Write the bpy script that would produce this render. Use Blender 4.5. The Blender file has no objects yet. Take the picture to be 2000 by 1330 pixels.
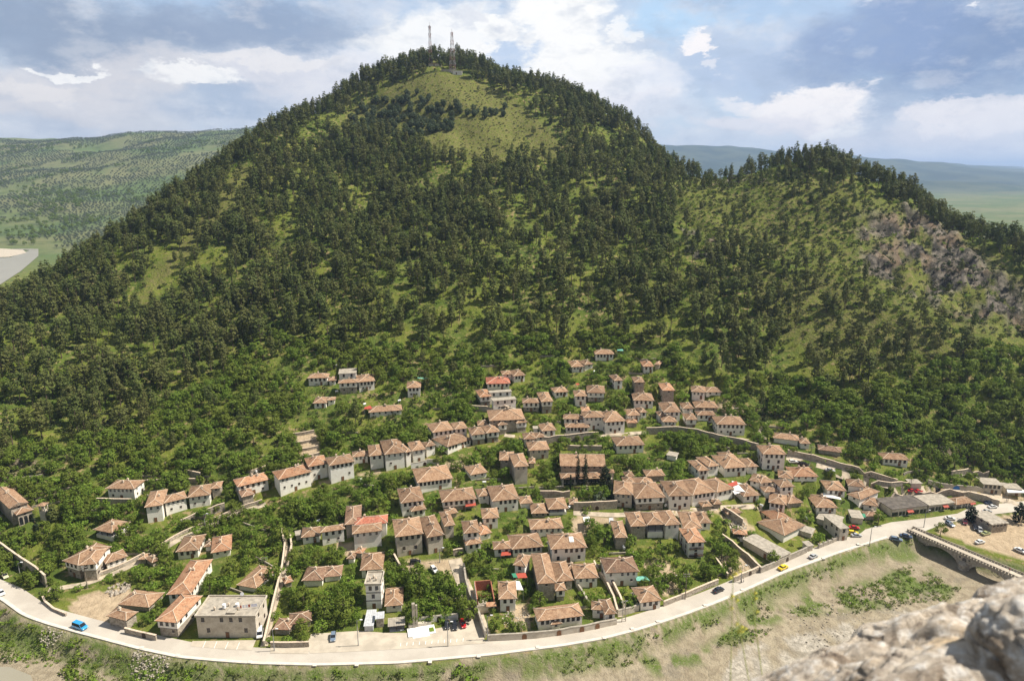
import bpy, bmesh, math, random
import numpy as np
from mathutils import Vector, Matrix, Euler
R = math.radians
SC = bpy.context.scene
COL = SC.collection
# ------------------------------------------------------------------ camera, world, sun, exposure
CAMZ = 150.0; PITCH = 14.1; F = 1333.0
CP, SP = math.cos(R(PITCH)), math.sin(R(PITCH))
cam_d = bpy.data.cameras.new("camera"); cam = bpy.data.objects.new("camera", cam_d); COL.objects.link(cam)
cam.location = (0, 0, CAMZ); cam.rotation_euler = (R(90 - PITCH), 0, 0)
cam_d.sensor_width = 36; cam_d.lens = 36 * F / 2000; cam_d.clip_end = 60000; cam_d.clip_start = 0.1
cam_d.dof.use_dof = True; cam_d.dof.focus_distance = 330; cam_d.dof.aperture_fstop = 4.5
SC.camera = cam
SUN_EL, SUN_AZ = 52.0, 4.0            # azimuth measured from +X towards +Y
sun_d = bpy.data.lights.new("sun", 'SUN'); sun = bpy.data.objects.new("sun", sun_d); COL.objects.link(sun)
sun_d.energy = 5.0; sun_d.angle = R(0.5); sun_d.color = (1.0, 0.93, 0.82)
sv = Vector((math.cos(R(SUN_EL)) * math.cos(R(SUN_AZ)), math.cos(R(SUN_EL)) * math.sin(R(SUN_AZ)), math.sin(R(SUN_EL))))
sun.rotation_euler = sv.to_track_quat('Z', 'Y').to_euler(); sun.location = (200, 100, 600)
SC.view_settings.view_transform = 'Standard'; SC.view_settings.look = 'None'; SC.view_settings.exposure = 0.58; SC.view_settings.gamma = 1.0

def ray(px, py):
    u = px - 1000.0; v = py - 665.0
    return (u, F * CP - v * SP, -(F * SP + v * CP))
def proj(x, y, z):
    dz = z - CAMZ
    dep = y * CP - dz * SP; up = y * SP + dz * CP
    return 1000 + F * x / dep, 665 - F * up / dep

class NT:
    def __init__(s, tree): s.t = tree; s.n = tree.nodes; s.l = tree.links
    def a(s, typ, ins=None, **kw):
        nd = s.n.new(typ)
        for k, v in kw.items(): setattr(nd, k, v)
        if ins:
            for k, v in ins.items():
                sk = nd.inputs[k]
                if isinstance(v, bpy.types.NodeSocket): s.l.new(v, sk)
                elif isinstance(v, bpy.types.Node): s.l.new(v.outputs[0], sk)
                else: sk.default_value = v
        return nd
    def m(s, op, *args, clamp=False):
        nd = s.n.new('ShaderNodeMath'); nd.operation = op; nd.use_clamp = clamp
        for i, v in enumerate(args):
            if isinstance(v, bpy.types.NodeSocket): s.l.new(v, nd.inputs[i])
            else: nd.inputs[i].default_value = v
        return nd.outputs[0]
    def mix(s, f, a, b, blend='MIX'):
        nd = s.n.new('ShaderNodeMix'); nd.data_type = 'RGBA'; nd.blend_type = blend
        for i, v in ((0, f), (6, a), (7, b)):
            if isinstance(v, bpy.types.NodeSocket): s.l.new(v, nd.inputs[i])
            elif i == 0: nd.inputs[i].default_value = v
            else: nd.inputs[i].default_value = (*v, 1) if len(v) == 3 else v
        return nd.outputs[2]
    def noise(s, vec, scale, detail=4, rough=.55, out=0):
        nd = s.a('ShaderNodeTexNoise', {'Scale': scale, 'Detail': detail, 'Roughness': rough})
        if vec is not None: s.l.new(vec, nd.inputs['Vector'])
        return nd.outputs[out]
    def ss(s, v, a, b, x=0, y=1):
        nd = s.n.new('ShaderNodeMapRange'); nd.interpolation_type = 'SMOOTHSTEP'
        s.l.new(v, nd.inputs[0])
        for i, q in ((1, a), (2, b), (3, x), (4, y)): nd.inputs[i].default_value = q
        return nd.outputs[0]

# world: Nishita sky with procedural clouds laid out by compass direction and height above the horizon
W = bpy.data.worlds.new("World"); SC.world = W; W.use_nodes = True
W.node_tree.nodes.clear(); n = NT(W.node_tree)
tc = n.a('ShaderNodeTexCoord')
sky = n.a('ShaderNodeTexSky'); sky.sky_type = 'NISHITA'; sky.sun_disc = False
sky.sun_elevation = R(SUN_EL); sky.sun_rotation = R(90 - SUN_AZ); sky.altitude = 200; sky.air_density = 1.2; sky.dust_density = 1.5
SKYGAIN = 0.12
skyc = n.a('ShaderNodeVectorMath', {0: sky.outputs[0]}, operation='SCALE'); skyc.inputs['Scale'].default_value = SKYGAIN
sep = n.a('ShaderNodeSeparateXYZ', {0: tc.outputs['Generated']})
az = n.m('ARCTAN2', sep.outputs[0], sep.outputs[1]); el = n.m('ARCSINE', sep.outputs[2])
comb = n.a('ShaderNodeCombineXYZ', {0: az, 1: el, 2: 0.0}).outputs[0]
stretch = n.a('ShaderNodeVectorMath', {0: comb, 1: (1, 2.0, 1)}, operation='MULTIPLY').outputs[0]
nz = n.noise(stretch, 6.0, 10, .66, out=1); nzf = n.noise(stretch, 3.0, 9, .62)
w0 = n.a('ShaderNodeVectorMath', {0: nz, 1: (.5, .5, .5)}, operation='SUBTRACT').outputs[0]
w1 = n.a('ShaderNodeVectorMath', {0: w0, 1: (.26, .15, 0)}, operation='MULTIPLY').outputs[0]
wc = n.a('ShaderNodeVectorMath', {0: comb, 1: w1}, operation='ADD').outputs[0]
def ae(px, py):
    x, y, z = ray(px, py); L = math.sqrt(x * x + y * y + z * z)
    return math.atan2(x, y), math.asin(z / L)
def blob(col, px, py, rx, ry, c, amt, soft=.75):
    a0, e0 = ae(px, py)
    q = n.a('ShaderNodeVectorMath', {0: wc, 1: (a0, e0, 0)}, operation='SUBTRACT').outputs[0]
    q = n.a('ShaderNodeVectorMath', {0: q, 1: (F / rx, F / ry, 1)}, operation='MULTIPLY').outputs[0]
    L = n.a('ShaderNodeVectorMath', {0: q}, operation='LENGTH').outputs['Value']
    f = n.ss(L, 1.0, 1 - soft, 0, amt)
    return n.mix(f, col, c)
base = n.mix(n.ss(el, 0.0, 0.5), (.56, .70, .88), (.27, .44, .74))
base = n.mix(0.2, base, skyc.outputs[0])
cloudy = n.ss(nzf, .43, .56)
base = n.mix(n.m('MULTIPLY', cloudy, n.ss(el, 1.0, .05, .2, .8)), base, (.66, .71, .80))
c = base
GREY = (.27, .345, .48); CREAM = (.74, .71, .72); WH = (1.0, .99, .97)
for b in [(150, 50, 430, 85, GREY, .9), (520, 50, 300, 65, (.29, .37, .52), .85), (60, 190, 330, 80, CREAM, .7), (330, 150, 260, 50, CREAM, .6),
          (600, 165, 190, 70, (.74, .74, .80), .75), (420, 200, 150, 32, (.38, .48, .64), .75), (400, 163, 90, 18, WH, .8, .35), (150, 124, 75, 10, WH, .9, .3), (560, 130, 130, 20, (.9, .87, .86), .6, .4),
          (250, 255, 330, 28, (.58, .65, .76), .6), (60, 170, 90, 18, (.88, .84, .82), .6, .4),
          (860, 95, 190, 75, WH, .9, .5), (720, 140, 120, 45, (.86, .86, .90), .7), (1085, 25, 100, 105, WH, .97, .45), (1135, 130, 120, 60, WH, 1, .45), (1235, 170, 110, 50, (.95, .94, .96), .9, .4), (1060, 190, 170, 40, (.93, .92, .95), .8, .5),
          (1000, 120, 55, 45, (.46, .60, .82), .75, .5), (960, 70, 50, 24, WH, .9, .4), (905, 60, 60, 20, (.62, .66, .76), .5, .5), (1170, 225, 260, 45, (.80, .80, .86), .7), (1215, 60, 40, 22, WH, .8, .4),
          (1500, 120, 330, 95, (.44, .55, .74), .8), (1880, 110, 330, 120, (.21, .30, .49), .97), (1740, 70, 170, 80, (.27, .37, .59), .8), (1352, 70, 42, 24, (.97, .93, .93), 1, .35), (1390, 115, 30, 16, (.9, .88, .9), .6, .4),
          (1320, 20, 130, 45, (.46, .68, .92), .8), (1560, 212, 130, 34, (.97, .93, .92), 1, .35), (1480, 243, 170, 24, (.82, .80, .84), .85, .5), (1620, 240, 60, 16, WH, .7, .4), (1450, 205, 60, 16, (.9, .88, .9), .6, .4),
          (1800, 272, 330, 50, (.76, .75, .80), .8), (1900, 225, 120, 24, (.90, .86, .87), .8, .4), (1400, 285, 300, 34, (.74, .77, .84), .7), (1600, 290, 240, 20, (.52, .64, .78), .45), (1850, 5, 150, 14, (.9, .9, .93), .8, .4), (1850, 310, 420, 34, (.90, .88, .89), .85, .8), (250, 285, 420, 22, (.78, .80, .85), .7, .8)]:
    c = blob(c, *b)
fine = n.noise(stretch, 16.0, 6, .6)
c = n.mix(n.ss(fine, .50, .70, 0, .26), c, (.98, .95, .93))
c = n.mix(n.ss(fine, .5, .30, 0, .34), c, (.36, .44, .58))
fin2 = n.noise(wc, 34.0, 6, .6); c = n.mix(n.ss(fin2, .5, .68, 0, .14), c, (.35, .42, .55))
# the sky overhead and behind the photographer: broken cloud, darker than the sunlit clouds in front
behind = n.ss(sep.outputs[1], .35, -.2)
c = n.mix(n.m('MAXIMUM', behind, n.ss(el, .42, .8)), c, (.26, .285, .32))
c = n.mix(n.ss(el, 0.0, -.05), c, (.16, .16, .12))
bg = n.a('ShaderNodeBackground', {0: c, 'Strength': 0.73})
n.a('ShaderNodeOutputWorld', {0: bg})

# ------------------------------------------------------------------ numpy noise + terrain height function
def vnoise(x, y, seed=0):
    xi = np.floor(x).astype(np.int64); yi = np.floor(y).astype(np.int64); fx = x - xi; fy = y - yi
    def hsh(a, b):
        v = (a * 374761393 + b * 668265263 + seed * 1442695041) & 0xffffffff
        v = ((v ^ (v >> 13)) * 1274126177) & 0xffffffff
        return ((v ^ (v >> 16)) & 0xffff) / 65535.0
    ux = fx * fx * (3 - 2 * fx); uy = fy * fy * (3 - 2 * fy)
    return (hsh(xi, yi) * (1 - ux) + hsh(xi + 1, yi) * ux) * (1 - uy) + (hsh(xi, yi + 1) * (1 - ux) + hsh(xi + 1, yi + 1) * ux) * uy
def fbm(x, y, o=4, seed=0):
    s = 0; a = .5; t = 0
    for i in range(o):
        s = s + a * vnoise(x * 2 ** i, y * 2 ** i, seed + i * 17); t += a; a *= .5
    return s / t
def sm(a, b, x):
    t = np.clip((x - a) / (b - a), 0, 1); return t * t * (3 - 2 * t)
def P0(px, py, z=0.0):
    x, y, zz = ray(px, py); t = (z - CAMZ) / zz; return (x * t, y * t)
# control points: picture column/row and distance ahead in metres
CTL = [(880,1250,193),(880,1100,232),(880,950,281),(880,850,322),(880,700,386),(880,600,430),(880,500,485),(880,400,560),(880,300,640),(880,200,730),(880,135,800),(880,118,830),
 (1150,208,780),(1000,160,810),(1250,274,730),(1350,348,650),(700,160,800),(600,220,740),(500,272,690),(400,342,640),(300,415,590),(200,485,540),(150,515,510),(50,575,470),(-10,605,450),(-200,720,400),
 (0,800,330),(0,900,295),(100,700,380),(200,600,445),(200,800,345),(200,950,285),(0,1000,264),(400,1000,272),(400,900,302),(400,800,342),(400,700,390),(400,500,500),(600,400,570),(600,300,650),
 (600,1000,268),(600,850,322),(600,700,386),(600,550,455),(1200,1200,206),(1200,1050,247),(1200,950,283),(1200,850,324),(1200,700,388),(1200,550,458),(1200,420,545),(1200,330,625),(1100,260,690),
 (1400,1100,233),(1400,950,284),(1400,850,324),(1400,700,382),(1400,550,450),(1400,400,545),
 (1540,321,600),(1540,450,500),(1540,600,420),(1540,750,362),(1540,850,324),(1540,950,285),(1700,350,560),(1700,950,286),(1700,850,320),(1700,700,366),(1700,550,425),(1800,410,520),(1800,600,400),(1800,800,334),
 (1900,455,485),(2000,500,450),(1900,560,420),(1900,750,345),(1950,900,312),(2100,560,430),(2200,640,400),(2200,800,345),(2100,930,300),(1430,352,612),(-200,900,300),(300,600,450),(300,700,392),(720,230,735)]
K = []
for px, py, Y in CTL:
    x, y, z = ray(px, py); t = Y / y; K.append((x * t, Y, CAMZ + z * t))
for (px, py, Y, z) in [(880,118,830,0),(1150,208,780,0),(1350,348,650,0),(1540,321,600,0),(1700,350,560,0),(1900,455,485,0),(2100,560,430,0),(700,160,800,0),(500,272,690,0),(300,415,590,0),(150,515,510,0),(-10,605,450,0),(-200,720,400,0),(600,220,740,0)]:
    x, y, zz = ray(px, py); X = x * Y / y; Z = CAMZ + zz * Y / y
    d = math.hypot(X, Y); ux, uy = X / d, Y / d
    K.append((X + ux * 45, Y + uy * 45, Z - 14)); K.append((X + ux * 170, Y + uy * 170, Z - 105)); K.append((X + ux * 420, Y + uy * 420, min(Z - 200, -60)))
for X, Y in [(-700, 1300), (0, 1500), (700, 1300), (1100, 700), (1000, 300), (-800, 800), (-650, 500), (-500, 250), (-900, 300)]: K.append((X, Y, -70))
for px, py in [(0, 1110), (200, 1225), (500, 1262), (650, 1240), (900, 1230), (1050, 1235), (1300, 1180), (1500, 1110), (1650, 1050), (1800, 1012), (1950, 985), (2100, 975), (2050, 1080), (1940, 1060)]:
    X, Y = P0(px, py); K.append((X, Y, 0))
K = np.array(K)
def tps(r2): return 0.5 * r2 * np.log(r2 + 1e-9)
KS = K[:, :2] / 400.0; nK = len(K)
D2 = ((KS[:, None] - KS[None]) ** 2).sum(-1)
Amat = np.zeros((nK + 3, nK + 3)); Amat[:nK, :nK] = tps(D2) + np.eye(nK) * 6e-4; Amat[:nK, nK] = 1; Amat[:nK, nK + 1:] = KS
Amat[nK, :nK] = 1; Amat[nK + 1:, :nK] = KS.T
Wt = np.linalg.solve(Amat, np.concatenate([K[:, 2], [0, 0, 0]]))
BANK = [(-900, 1100), (-640, 620), (-430, 360), (-290, 255)] + [P0(*p) for p in [(-150,1105),(0,1170),(45,1203),(90,1219),(150,1236),(270,1268),(350,1285),(430,1292),(500,1297),(620,1300),(780,1296),(960,1280),(1100,1262),(1180,1248),(1250,1230),(1330,1204),(1400,1178),(1460,1152),(1530,1120),(1640,1080),(1735,1050),(1790,1040),(1830,1050),(1880,1068),(2000,1105),(2200,1170)]] + [(320, 170), (700, 60)]
BK = np.array(BANK)
def bank_sd(x, y):
    best = np.full(x.shape, 1e9); sg = np.ones(x.shape)
    for i in range(len(BK) - 1):
        ax, ay = BK[i]; bx, by = BK[i + 1]; dx, dy = bx - ax, by - ay; L = dx * dx + dy * dy
        t = np.clip(((x - ax) * dx + (y - ay) * dy) / L, 0, 1)
        ex, ey = x - ax - t * dx, y - ay - t * dy; d = np.sqrt(ex * ex + ey * ey)
        cr = dx * (y - ay) - dy * (x - ax)
        u = d < best - 1e-6; best = np.where(u, d, best); sg = np.where(u, np.where(cr >= 0, 1, -1), sg)
    return best * sg
def far_h(x, y):
    t = x / np.maximum(y, 1)
    left = sm(-.28, -.36, t)
    z = -5.0 + left * (np.clip((y - 1350) / 1700, 0, 1.12) ** 1.25 * (240 + 45 * (t + .72) / .33) + (fbm(x / 420, y / 420, 4, 3) - .5) * 70 * sm(1400, 2200, y) - 60 * sm(3300, 6000, y))
    z = z + (1 - left) * (np.clip(358 - (t - .277) * 560, 70, 420) + 5) * sm(5200, 8600, y) * sm(-.6, -.1, t) + (1 - left) * (fbm(x / 900, y / 900, 4, 9) - .42) * 190 * sm(3200, 6000, y)
    z = z + sm(-.55, -.75, t) * sm(8000, 13000, y) * 420 * (.7 + .3 * fbm(x / 2500, y / 2500, 3, 5))
    z = z + sm(9000, 15000, y) * (fbm(x / 3000, y / 3000, 4, 12)) * 60
    return z
def near_h(x, y):
    z = np.full(x.shape, Wt[nK]) + Wt[nK + 1] * x / 400 + Wt[nK + 2] * y / 400
    for i in range(nK):
        z = z + Wt[i] * tps((x / 400 - KS[i, 0]) ** 2 + (y / 400 - KS[i, 1]) ** 2)
    out = np.maximum(np.maximum(sm(850, 1200, np.abs(x)), sm(1250, 1500, y)), 0)
    return z * (1 - out) - 70 * out
def inpoly(px, py, poly):
    r = np.zeros(px.shape, bool); m = len(poly); j = m - 1
    for i in range(m):
        xi, yi = poly[i]; xj, yj = poly[j]
        if yi != yj:
            c_ = ((yi > py) != (yj > py)) & (px < (xj - xi) * (py - yi) / (yj - yi) + xi); r ^= c_
        j = i
    return r
CLIFF = [(1670,430),(1760,395),(1850,440),(1930,510),(2010,560),(2010,640),(1880,625),(1790,575),(1690,530)]
def hgt(x, y):
    x = np.asarray(x, float); y = np.asarray(y, float); shp = x.shape; x = x.ravel(); y = y.ravel()
    b = bank_sd(x, y); nr = near_h(x, y); fr = far_h(x, y)
    bump = (fbm(x / 30, y / 30, 4, 1) - .5) * sm(15, 90, nr) * 10 + (fbm(x / 90, y / 90, 3, 2) - .5) * 14 * sm(20, 80, nr)
    nr2 = nr + bump * np.where(nr < -2, 0, 1)
    hs = np.where(nr < -3, np.maximum(nr2, fr), np.maximum(nr2, 0))
    hs = hs * sm(9, 34, b)
    rs = np.maximum(-5.2 * sm(0.2, 7.5, -b) + (fbm(x / 7, y / 7, 3, 6) - .5) * .5 * sm(3, 9, -b), fr - 1)
    z = np.where(b > 0, hs, rs)
    far_ = sm(1250, 1400, y)
    return (z * (1 - far_) + np.maximum(fr, -5) * far_).reshape(shp)
def H(x, y): return float(hgt(np.array([x]), np.array([y]))[0])
_YS = np.concatenate([np.arange(120, 500, 2.0), np.arange(500, 1100, 4.0)])
def hit(px, py):
    """ground point seen at a place of the photograph"""
    x, y, z = ray(px, py); t = _YS / y; zz = CAMZ + z * t; hh = hgt(x * t, _YS)
    w = np.nonzero(zz <= hh)[0]
    i = w[0] if len(w) else len(_YS) - 1
    if i == 0: Y = _YS[0]
    else:
        a = zz[i - 1] - hh[i - 1]; b_ = zz[i] - hh[i]; Y = _YS[i - 1] + (_YS[i] - _YS[i - 1]) * (a / (a - b_ + 1e-9)) if len(w) else _YS[-1]
    t = Y / y
    return Vector((x * t, Y, H(x * t, Y)))

# ------------------------------------------------------------------ object helpers
def link(o): COL.objects.link(o); return o
def mesh(name, vs, fs, mats, mi=None, smooth=False):
    me = bpy.data.meshes.new(name); me.from_pydata([tuple(v) for v in vs], [], [tuple(f) for f in fs])
    for m in (mats if isinstance(mats, (list, tuple)) else [mats]): me.materials.append(m)
    if mi is not None: me.polygons.foreach_set('material_index', mi)
    if smooth: me.polygons.foreach_set('use_smooth', [True] * len(me.polygons))
    return me
def obj(name, me, parent=None, loc=(0, 0, 0), rz=0, sc=None):
    o = bpy.data.objects.new(name, me); COL.objects.link(o); o.location = loc; o.rotation_euler = (0, 0, rz)
    if sc is not None: o.scale = sc
    if parent: o.parent = parent
    return o
def tag(o, label, cat=None, group=None, kind=None):
    o['label'] = label
    if cat: o['category'] = cat
    if group: o['group'] = group
    o['kind'] = kind or 'thing'
    return o
def thing(name, label, cat, loc=(0, 0, 0), rz=0, group=None):
    o = obj(name, None, None, loc, rz); o.empty_display_size = .3; return tag(o, label, cat, group)
class MB:
    def __init__(s): s.v = []; s.f = []; s.mi = []
    def quad(s, *p, m=0):
        k = len(s.v); s.v += [tuple(q) for q in p]; s.f.append(tuple(range(k, k + len(p)))); s.mi.append(m)
    def box(s, x0, y0, z0, x1, y1, z1, m=0):
        k = len(s.v)
        s.v += [(x0,y0,z0),(x1,y0,z0),(x1,y1,z0),(x0,y1,z0),(x0,y0,z1),(x1,y0,z1),(x1,y1,z1),(x0,y1,z1)]
        s.f += [(k,k+3,k+2,k+1),(k+4,k+5,k+6,k+7),(k,k+1,k+5,k+4),(k+1,k+2,k+6,k+5),(k+2,k+3,k+7,k+6),(k+3,k,k+4,k+7)]; s.mi += [m] * 6
    def bar(s, a, b, w, m=0, n_=4, w2=None):
        a = Vector(a); b = Vector(b); d = (b - a).normalized(); w2 = w if w2 is None else w2
        u = d.cross(Vector((0, 0, 1)) if abs(d.z) < .9 else Vector((1, 0, 0))).normalized(); v = d.cross(u)
        k = len(s.v)
        for p, ww in ((a, w), (b, w2)):
            for i in range(n_):
                t = 2 * math.pi * (i + .5) / n_; s.v.append(tuple(p + u * math.cos(t) * ww + v * math.sin(t) * ww))
        for i in range(n_): s.f.append((k + i, k + (i + 1) % n_, k + n_ + (i + 1) % n_, k + n_ + i)); s.mi.append(m)
        s.f.append(tuple(range(k + n_ - 1, k - 1, -1))); s.f.append(tuple(range(k + n_, k + 2 * n_))); s.mi += [m, m]
    def me(s, name, mats, smooth=False): return mesh(name, s.v, s.f, mats, s.mi, smooth)
    def obj(s, name, mats, parent=None, loc=(0, 0, 0), rz=0, smooth=False): return obj(name, s.me(name, mats, smooth), parent, loc, rz)
def copy_tree(o, loc, rz=None, scale=None):
    r = o.copy(); COL.objects.link(r); r.location = loc
    if rz is not None: r.rotation_euler = (0, 0, rz)
    if scale is not None: r.scale = scale
    for ch in o.children:
        c_ = ch.copy(); COL.objects.link(c_); c_.parent = r
        for g in ch.children:
            d = g.copy(); COL.objects.link(d); d.parent = c_
    return r

# ------------------------------------------------------------------ materials
MATS = {}
def mat(name, f):
    m = bpy.data.materials.new(name); m.use_nodes = True; m.node_tree.nodes.clear(); q = NT(m.node_tree)
    bs = q.a('ShaderNodeBsdfPrincipled', {'Roughness': .85}); bs.inputs['Specular IOR Level'].default_value = .25
    out = q.a('ShaderNodeOutputMaterial', {0: bs.outputs[0]})
    f(q, bs, out); MATS[name] = m; return m
def setc(q, bs, c):
    if isinstance(c, bpy.types.NodeSocket): q.l.new(c, bs.inputs['Base Color'])
    else: bs.inputs['Base Color'].default_value = (*c, 1)
def objco(q): return q.a('ShaderNodeTexCoord').outputs['Object']
def geoco(q): return q.a('ShaderNodeNewGeometry').outputs['Position']
def bump(q, bs, h, dist, st=1.0):
    b = q.a('ShaderNodeBump', {'Height': h, 'Distance': dist, 'Strength': st}); q.l.new(b.outputs[0], bs.inputs['Normal'])
def simple(name, c, rough=.8, var=.18, scale=1.5, metal=0, spec=.25):
    def f(q, bs, out):
        v = q.noise(objco(q), scale, 4); k = q.ss(v, .3, .7)
        setc(q, bs, q.mix(k, tuple(x * (1 - var) for x in c), tuple(min(1, x * (1 + var)) for x in c)))
        bs.inputs['Roughness'].default_value = rough; bs.inputs['Metallic'].default_value = metal; bs.inputs['Specular IOR Level'].default_value = spec
    return mat(name, f)
def m_roof(name, c1, c2, c3):
    def f(q, bs, out):
        p = geoco(q); r = q.a('ShaderNodeObjectInfo').outputs['Random']
        a = q.noise(p, .55, 4); b = q.noise(p, 3.2, 3, .7)
        vor = q.a('ShaderNodeTexVoronoi', {'Vector': p, 'Scale': 2.6}).outputs['Color']
        vs = q.a('ShaderNodeSeparateXYZ', {0: vor}).outputs[0]
        c = q.mix(q.ss(a, .32, .68), c1, c2)
        c = q.mix(q.ss(b, .55, .75, 0, .8), c, c3)
        c = q.mix(q.ss(vs, .55, 1, 0, .5), c, (.16, .085, .055))
        c = q.mix(q.ss(vs, .35, 0, 0, .35), c, (.55, .40, .27))
        c = q.mix(q.ss(q.noise(p, .28, 5, .7), .54, .70, 0, .65), c, (.17, .13, .095))
        g = q.a('ShaderNodeHueSaturation', {'Color': c, 'Value': q.m('ADD', q.m('MULTIPLY', r, .38), .80)}).outputs[0]
        setc(q, bs, g)
        o = objco(q); sx = q.a('ShaderNodeSeparateXYZ', {0: o})
        wv = q.m('ABSOLUTE', q.m('SINE', q.m('MULTIPLY', q.m('ADD', sx.outputs[0], sx.outputs[1]), 12.0)))
        bump(q, bs, q.m('ADD', q.m('MULTIPLY', wv, .4), q.m('MULTIPLY', b, 1.0)), .16, .9)
    return mat(name, f)
m_roof('roof_brown', (.27, .155, .088), (.385, .245, .150), (.56, .43, .30))
m_roof('roof_orange', (.40, .19, .10), (.50, .285, .165), (.62, .46, .31))
m_roof('roof_red', (.42, .13, .08), (.50, .18, .115), (.55, .27, .18))
m_roof('roof_dark', (.22, .125, .08), (.32, .20, .13), (.46, .35, .24))
def f_white(q, bs, out):
    p = geoco(q); a = q.noise(p, .5, 5, .65); b = q.noise(p, 2.5, 4)
    r = q.a('ShaderNodeObjectInfo').outputs['Random']
    c = q.mix(q.ss(a, .38, .72), (.90, .865, .80), (.78, .725, .64))
    c = q.mix(q.ss(b, .58, .8, 0, .55), c, (.50, .45, .38))
    c = q.mix(q.m('MULTIPLY', r, .35), c, (.74, .67, .57))
    setc(q, bs, c); bump(q, bs, b, .05, .5)
mat('plaster_white', f_white)
def f_beige(q, bs, out):
    p = geoco(q); a = q.noise(p, .4, 5, .65); b = q.noise(p, 2.0, 4)
    c = q.mix(q.ss(a, .4, .7), (.58, .52, .43), (.44, .38, .30)); c = q.mix(q.ss(b, .55, .75, 0, .6), c, (.28, .24, .19)); setc(q, bs, c); bump(q, bs, b, .05, .5)
mat('plaster_beige', f_beige)
def f_stone(q, bs, out):
    p = geoco(q); v = q.a('ShaderNodeTexVoronoi', {'Vector': p, 'Scale': 1.9}); a = q.noise(p, .35, 4); b = q.noise(p, 4, 4, .65)
    s = q.a('ShaderNodeSeparateXYZ', {0: v.outputs['Color']}).outputs[0]
    c = q.mix(s, (.24, .20, .155), (.46, .40, .32)); c = q.mix(q.ss(a, .4, .7, 0, .6), c, (.40, .36, .30)); c = q.mix(q.ss(b, .6, .8, 0, .6), c, (.15, .13, .10))
    setc(q, bs, c); bump(q, bs, q.m('ADD', v.outputs['Distance'], b), .12, .8)
mat('rubble_stone', f_stone)
simple('pale_mortar', (.62, .50, .38), .9, .2, 2)
simple('wood_dark', (.055, .035, .022), .6, .3, 4)
simple('wood_brown', (.20, .10, .05), .7, .3, 4)
simple('glass_dark', (.018, .020, .024), .12, .3, 1, spec=.6)
simple('window_frame', (.16, .12, .09), .6, .3, 4)
simple('window_frame_white', (.62, .60, .56), .6, .15, 4)
simple('concrete', (.36, .32, .26), .92, .22, .8)
simple('concrete_dark', (.12, .105, .09), .95, .3, .6)
simple('sheet_metal', (.50, .51, .52), .45, .15, 1.2)
simple('brick_red', (.33, .13, .08), .9, .25, 2)
simple('awning_red', (.40, .08, .05), .7, .15, 2); simple('awning_green', (.05, .24, .14), .7, .15, 2); simple('awning_white', (.80, .78, .74), .7, .08, 2)
simple('awning_blue', (.05, .20, .55), .6, .1, 2); simple('teal_tarp', (.16, .42, .34), .6, .2, 2); simple('laundry', (.75, .74, .82), .8, .1, 2)
simple('metal_grey', (.30, .30, .30), .5, .2, 3); simple('pole_wood', (.22, .18, .14), .8, .2, 3); simple('mast_white', (.42, .40, .41), .5, .1, .1); simple('mast_red', (.34, .20, .18), .5, .1, .1)
simple('marble_white', (.82, .81, .78), .5, .05, 1)
simple('tank_white', (.80, .80, .80), .4, .05, 1)
simple('pavement_m', (.47, .41, .325), .92, .14, .25); simple('kerb_m', (.62, .57, .49), .9, .1, .5)
simple('lane_m', (.44, .37, .28), .95, .25, .4)
simple('line_white', (.75, .74, .70), .8, .1, 1)
simple('rubber', (.02, .02, .02), .8, .1, 4); simple('rim', (.45, .45, .46), .3, .1, 4, metal=.8)
simple('lamp_lens', (.85, .85, .8), .2, .03, 4); simple('tail_red', (.5, .02, .02), .3, .05, 4)
def f_road(q, bs, out):
    p = geoco(q); a = q.noise(p, .08, 5, .6); b = q.noise(p, 1.5, 5, .65)
    c = q.mix(q.ss(a, .35, .68), (.43, .385, .325), (.52, .475, .405)); c = q.mix(q.ss(b, .58, .78, 0, .45), c, (.30, .265, .22)); setc(q, bs, c)
mat('asphalt_pale', f_road)
def leaf(name, c1, c2, c3, trans=.25):
    def f(q, bs, out):
        gi = q.a('ShaderNodeNewGeometry'); r = gi.outputs['Random Per Island']; ro = q.a('ShaderNodeObjectInfo').outputs['Random']
        c = q.mix(r, c1, c2); c = q.mix(q.m('MULTIPLY', ro, .8), c, c3)
        setc(q, bs, c); bs.inputs['Roughness'].default_value = .7; bs.inputs['Specular IOR Level'].default_value = .15
        tr = q.a('ShaderNodeBsdfTranslucent', {0: c}); mx = q.a('ShaderNodeMixShader', {0: trans, 1: bs.outputs[0], 2: tr.outputs[0]})
        q.l.new(mx.outputs[0], out.inputs[0])
    return mat(name, f)
leaf('pine_needles', (.062, .092, .024), (.145, .180, .046), (.150, .150, .048), .3)
leaf('grove_needles', (.055, .085, .042), (.105, .140, .065), (.085, .11, .055))
leaf('broad_leaves', (.080, .150, .020), (.215, .300, .042), (.17, .20, .034), .38)
leaf('olive_leaves', (.10, .125, .075), (.16, .185, .12), (.12, .15, .08))
leaf('vine_leaves', (.14, .24, .03), (.26, .36, .05), (.19, .28, .04), .35)
leaf('heath_leaves', (.035, .052, .016), (.075, .095, .028), (.07, .075, .03), .2)
leaf('cypress_leaves', (.014, .024, .010), (.030, .042, .016), (.02, .03, .012), .1)
leaf('shrub_leaves', (.070, .105, .024), (.14, .175, .045), (.12, .125, .05), .3)
leaf('dry_needles', (.22, .09, .05), (.30, .14, .08), (.2, .12, .07), .2)
simple('bark', (.13, .095, .07), .9, .3, 3)
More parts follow.
